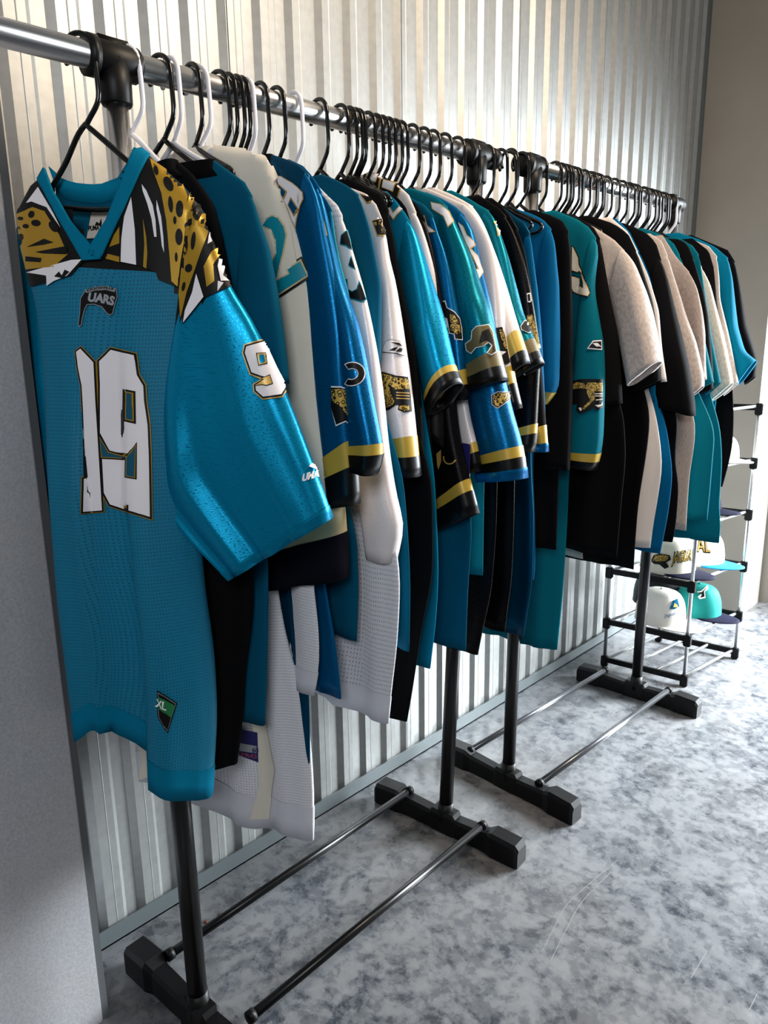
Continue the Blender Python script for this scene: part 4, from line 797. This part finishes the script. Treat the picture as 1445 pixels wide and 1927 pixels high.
tee_('last black tee', 'black tee at the very far end of the rail', 1.62, J((980, 300), (1100, 350), (1200, 392), (1242, 460), (1272, 600), (1312, 850), (1362, 1010), (1380, 1070), (1365, 1165)), 3, 'black_knit', J((1305, 1215))[0], K((1212, 300), (1204, 500), (1172, 650), (1132, 790)), ts=.030, hanger_m='plastic_white', hl='white plastic hanger at the very far end of the rail')
# grey tails and cuffs seen under the black tees
# retail tag
cT = onY((905, 850), .52)
tg = thing('price_tag', 'navy cardboard price tag with barcode hanging from a blue jersey cuff', 'tag', (cT.x, cT.y, cT.z))
tp = Plane(.515, 0)
def tagpoly(P_, o0, m, nm, th=.0012):
    V = [tp.w(*tp.px(p), o0) for p in P_]; n_ = len(V); V += [tp.w(*tp.px(p), o0-th) for p in P_]
    mk(nm, V, [tuple(range(n_)), tuple(range(2*n_-1, n_-1, -1))]+[(i, n_+i, n_+(i+1) % n_, (i+1) % n_) for i in range(n_)], m, tg, smooth=False)
for off_, pts_, m_, nm_ in ((.050, Z2((582, 1355), (680, 1370), (692, 1385), (678, 1890), (665, 1900), (555, 1870), (560, 1500)), 'tag_navy', 'card'), (.0515, Z2((540, 1650), (650, 1650), (648, 1850), (560, 1840)), 'tag_paper', 'barcode_label')): tagpoly(pts_, off_, m_, nm_)
for i in range(9): x = 545+i*6; tagpoly(Z2((x, 1690), (x+2+(i % 3), 1690), (x+2+(i % 3), 1790), (x, 1790)), .0522, 'print_black', 'barcode', .0004)
flat = lambda: None
# ------------------------------------------------------------ spare hangers crowding the rail
used = [o.location.y for o in bpy.data.objects if o.name.startswith('clothes_hanger')]
LAB = set()
HX = [(328, 108, 'w'), (368, 120, 'b'), (430, 136, 'b'), (449, 143, 'b'), (468, 147, 'w'), (606, 186, 'w'), (655, 199, 'b'), (665, 201, 'b'), (711, 213, 'b'), (729, 217, 'b'), (747, 223, 'b'), (802, 237, 'b'), (823, 243, 'b'),
      (928, 275, 'b'), (943, 277, 'b'), (1039, 300, 'b'), (1049, 304, 'b'), (1061, 307, 'b'), (1071, 311, 'b'), (1092, 314, 'b'), (1106, 319, 'b'), (1118, 322, 'b'), (1147, 329, 'b'), (1161, 333, 'b'), (1180, 338, 'b'), (1201, 342, 'b'), (1217, 348, 'b'), (1232, 351, 'b')]
for x, y, c in HX:
    yy = onX((x-6, y+12), .01).y
    if any(abs(yy-u) < .0068 for u in used): continue
    used.append(yy)
    z_ = rail_at(yy).z
    lab_ = ('spare white' if c == 'w' else 'spare black')+' hanger pushed in just '+min(KEYS, key=lambda k: abs(k[0]-yy)+(0 if k[0] > yy else 9))[1]
    if lab_ in LAB: lab_ = lab_.replace('spare', 'second spare')
    LAB.add(lab_)
    hanger(yy, math.radians(random.uniform(-4, 4)), 'plastic_white' if c == 'w' else 'plastic_black', lab_, .085, z_-.128, 0, 'spare %s hangers squeezed between garments' % ('white' if c == 'w' else 'black'))
# ------------------------------------------------------------ cap shelf
NL = onZ((1137, 1253), 0); NR = onZ((1286, 1291), 0); FR = onZ((1382, 1239), 0); FL = NL+(FR-NR)
sr = thing('shoe_rack', 'narrow silver tube shelf with black brackets holding caps in the far corner', 'shelf', ((NL.x+FR.x)/2, (NL.y+FR.y)/2, 0))
tiers = [.012, .172, .362, .553, .738, .925]
for p in (NL, NR, FR, FL): tube('upright', [Vector((p.x, p.y, 0)), Vector((p.x, p.y, tiers[-1]+.012))], .0062, 'shelf_tube', sr, 12)
def xbar(A, B_p, z, nm='end_bar'):
    u = (B_p-A); u.z = 0; L = u.length; u.normalize(); w = Vector((-u.y, u.x, 0)); M = Matrix(((u.x, w.x, 0, A.x), (u.y, w.y, 0, A.y), (0, 0, 1, z), (0, 0, 0, 1)))
    g = [box_mesh((-.006, -.007, -.010), (L+.006, .007, .010), .002)]
    for x0 in (-.012, L-.012): g.append(box_mesh((x0, -.0105, -.026), (x0+.024, .0105, .014), .003)); 
    v, f = join([([M@q for q in gg[0]], gg[1]) for gg in g]); mk(nm, v, f, 'rack_black', sr, smooth=False)
for z in tiers:
    xbar(NL, NR, z+.0 if z > .05 else .027); xbar(FL, FR, z if z > .05 else .027)
    for k in (.03, .345, .655, .97):
        a = NL.lerp(NR, k); b = FL.lerp(FR, k); zz = z if z > .05 else .027
        tube('shelf_rod', [Vector((a.x, a.y, zz+.004)), Vector((b.x, b.y, zz+.004))], .0055, 'shelf_tube', sr, 10)
def cap(label, x, y, z, rot, crown, brim, scale=1.0, front=None, squash=1.0, bare=False):
    r = thing('cap', label, 'cap', (x, y, z), None)
    M = Matrix.Translation((x, y, z)) @ Matrix.Rotation(rot, 4, 'Z') @ Matrix.Scale(scale, 4)
    V, Fc = [], []; nr, ns = 9, 36
    for i in range(nr):
        a = i/(nr-1)*PI/2*.985; 
        for k in range(ns):
            th = 2*PI*k/ns; fr = max(0, math.cos(th)); rx = .096*(math.cos(a)**.55); ry = .080*(math.cos(a)**.6)
            seam = 1-.018*abs(math.cos(3*th))**14
            h = .118*squash*math.sin(a)**.92*(1+.10*fr*math.cos(a)) 
            V.append(M@Vector((rx*math.cos(th)*seam, ry*math.sin(th)*seam, .012+h)))
    for i in range(nr-1):
        for k in range(ns): k2 = (k+1) % ns; Fc.append((i*ns+k, i*ns+k2, (i+1)*ns+k2, (i+1)*ns+k))
    Fc.append(tuple((nr-1)*ns+k for k in range(ns)))
    # sweatband edge
    b0 = len(V)
    for k in range(ns): th = 2*PI*k/ns; V.append(M@Vector((.097*math.cos(th), .081*math.sin(th), .002)))
    for k in range(ns): k2 = (k+1) % ns; Fc.append((b0+k, b0+k2, k2, k))
    mk('crown', V, Fc, crown, r)
    V, Fc = [], []; nb, nl = 20, 7
    for lay in (0, 1):
        for j in range(nl):
            q = j/(nl-1)
            for k in range(nb):
                th = (-1.25+2.5*k/(nb-1)); c, s_ = math.cos(th), math.sin(th)
                xi, yi = .094*c, .079*s_; L = .082*math.cos(th*1.05)**.75 if abs(th*1.05) < PI/2 else 0
                xo = xi+L*q; yo = yi*(1-.03*q)
                V.append(M@Vector((xo, yo, .010-.10*0+(-.004*q)-1.1*yo*yo+.0028*lay)))
    o1 = nb*nl
    for j in range(nl-1):
        for k in range(nb-1):
            a = j*nb+k; Fc += [(a, a+nb, a+nb+1, a+1), (o1+a, o1+a+1, o1+a+nb+1, o1+a+nb)]
    for k in range(nb-1): a = (nl-1)*nb+k; Fc.append((a, o1+a, o1+a+1, a+1))
    mk('brim', V, Fc, brim, r)
    v, f = tube_geo([M@Vector((0, 0, .012+.117*squash)), M@Vector((0, 0, .018+.118*squash))], [.007, .004], 10); mk('button', v, f, crown, r)
    bv = []
    for ch in [o for o in bpy.data.objects if o.parent == r and o.name.startswith('crown')]:
        bv.append(BVHTree.FromPolygons([q.co.copy() for q in ch.data.vertices], [tuple(p.vertices) for p in ch.data.polygons]))
    return dict(root=r, bv=bv)
mat('cap_white', srgb(226, 224, 218), .7); mat('cap_cream', srgb(232, 226, 208), .7); mat('cap_navy', srgb(12, 14, 34), .8, 0, .1); mat('cap_green', srgb(0, 122, 116), .75); mat('cap_dark', srgb(20, 24, 28), .8); mat('cap_blue', srgb(0, 124, 180), .75)
P1 = onY((1262, 1062), 1.90)
c = cap('cream cap with JAGUARS lettering and a navy brim on the third tier', P1.x-.012, 1.90, .372, -.2, 'cap_cream', 'cap_navy')
letters(c, 'JAGUARS', (1265, 1059), (48, -8), (3, -20), 'print_black', 1, 'cap_lettering', bold=.07); letters(c, 'JAGUARS', (1265, 1058.5), (48, -8), (3, -20), 'leopard_gold', 2, 'cap_lettering', bold=.03)
pr(c, K((642, 1300), (660, 1262), (700, 1248), (770, 1262), (778, 1292), (745, 1310), (765, 1340), (735, 1355), (700, 1325), (660, 1320)), 'print_black', 1, 'cap_cat', 4.); pr(c, K((655, 1298), (670, 1268), (720, 1256), (765, 1272), (750, 1296), (700, 1305)), 'leopard_gold', 2, 'cap_cat', 4.)
c = cap('cream cap with gold letters and a bright blue and navy brim behind the lettered one', .045, 2.065, .372, -.05, 'cap_cream', 'cap_blue', .9)
letters(c, 'AL', (1312, 1038), (24, 2), (-2, -24), 'print_black', 1, 'cap_lettering', bold=.04); letters(c, 'AL', (1312.5, 1037), (24, 2), (-2, -24), 'print_gold', 2, 'cap_lettering', bold=.0)
c = cap('plain white cap with a small script mark on the second tier', -.008, 1.885, .182, -.1, 'cap_white', 'cap_white', .92)
letters(c, 'Jaguars', (1250, 1162), (26, -7), (1, -7), 'blue_knit', 1, 'cap_lettering', bold=.0)
pr(c, crop(1050, 950, 3.658, [(765, 715), (790, 660), (820, 645), (832, 700), (800, 718)]), 'petrol_knit', 1, 'cap_emblem', 4.); pr(c, crop(1050, 950, 3.658, [(790, 705), (800, 675), (818, 690), (822, 705)]), 'print_gold', 2, 'cap_emblem', 4.)
c = cap('sea green cap with a navy brim and cat emblem on the second tier', .060, 2.05, .182, -.1, 'cap_green', 'cap_navy', .86)
pr(c, crop(1050, 950, 3.658, [(955, 600), (985, 595), (1030, 555), (1035, 580), (1010, 600), (1015, 640), (975, 650), (962, 632), (985, 615)]), 'print_white', 1, 'cap_emblem', 4.); pr(c, crop(1050, 950, 3.658, [(965, 605), (990, 602), (1025, 568), (1004, 598), (1008, 632), (978, 640), (990, 618)]), 'print_black', 2, 'cap_emblem', 4.)
cap('dark cap standing behind the plain white one on the second tier', -.095, 2.06, .182, -.5, 'cap_dark', 'cap_dark')
cap('navy brimmed cap on the fourth tier behind the hanging tees', .020, 2.06, .563, -.1, 'cap_navy', 'cap_navy', .9, squash=.6)
cap('bright white cap on the fifth tier beside the last black tee', .075, 2.06, .748, -.4, 'cap_white', 'cap_white', .82, squash=.8)
sc_ = []
for P_ in ([(1035, 1810), (1060, 1760), (1090, 1700), (1150, 1640)], [(1020, 1790), (1065, 1700), (1160, 1620)], [(1410, 1900), (1425, 1870)], [(1300, 1840), (1330, 1790)]):
    pts = [onZ(p, .0003) for p in smoothp(resample(P_, 14), 2)]
    V = []; Fc = []
    for i, p in enumerate(pts): V += [p+Vector((.0006, .0004, 0)), p-Vector((.0006, .0004, 0))]
    Fc = [(2*i, 2*i+1, 2*i+3, 2*i+2) for i in range(len(pts)-1)]; sc_.append((V, Fc))
o = mk('scratch_marks', *join(sc_), mat('scratch', srgb(128, 128, 128), .5), floor, smooth=False)
# crumbs on the floor
P_ = onZ((388, 1736), 0)
for dx, dy, s in ((0, 0, .004), (.006, -.012, .003), (.002, .03, .002)):
    bm = bmesh.new(); bmesh.ops.create_icosphere(bm, subdivisions=1, radius=s); v = [Vector((q.co.x*1.3*random.uniform(.7, 1.2)+P_.x+dx, q.co.y+P_.y+dy, q.co.z*.4+s*.38)) for q in bm.verts]; f = [[q.index for q in p.verts] for p in bm.faces]; bm.free()
    o = mk('debris', v, f, mat('crumb', srgb(110, 62, 38), .8)); o['label'] = 'tiny brown crumb on the floor by the rear floor rail of the nearest rack'; o['category'] = 'debris'; o['group'] = 'crumbs on the floor'
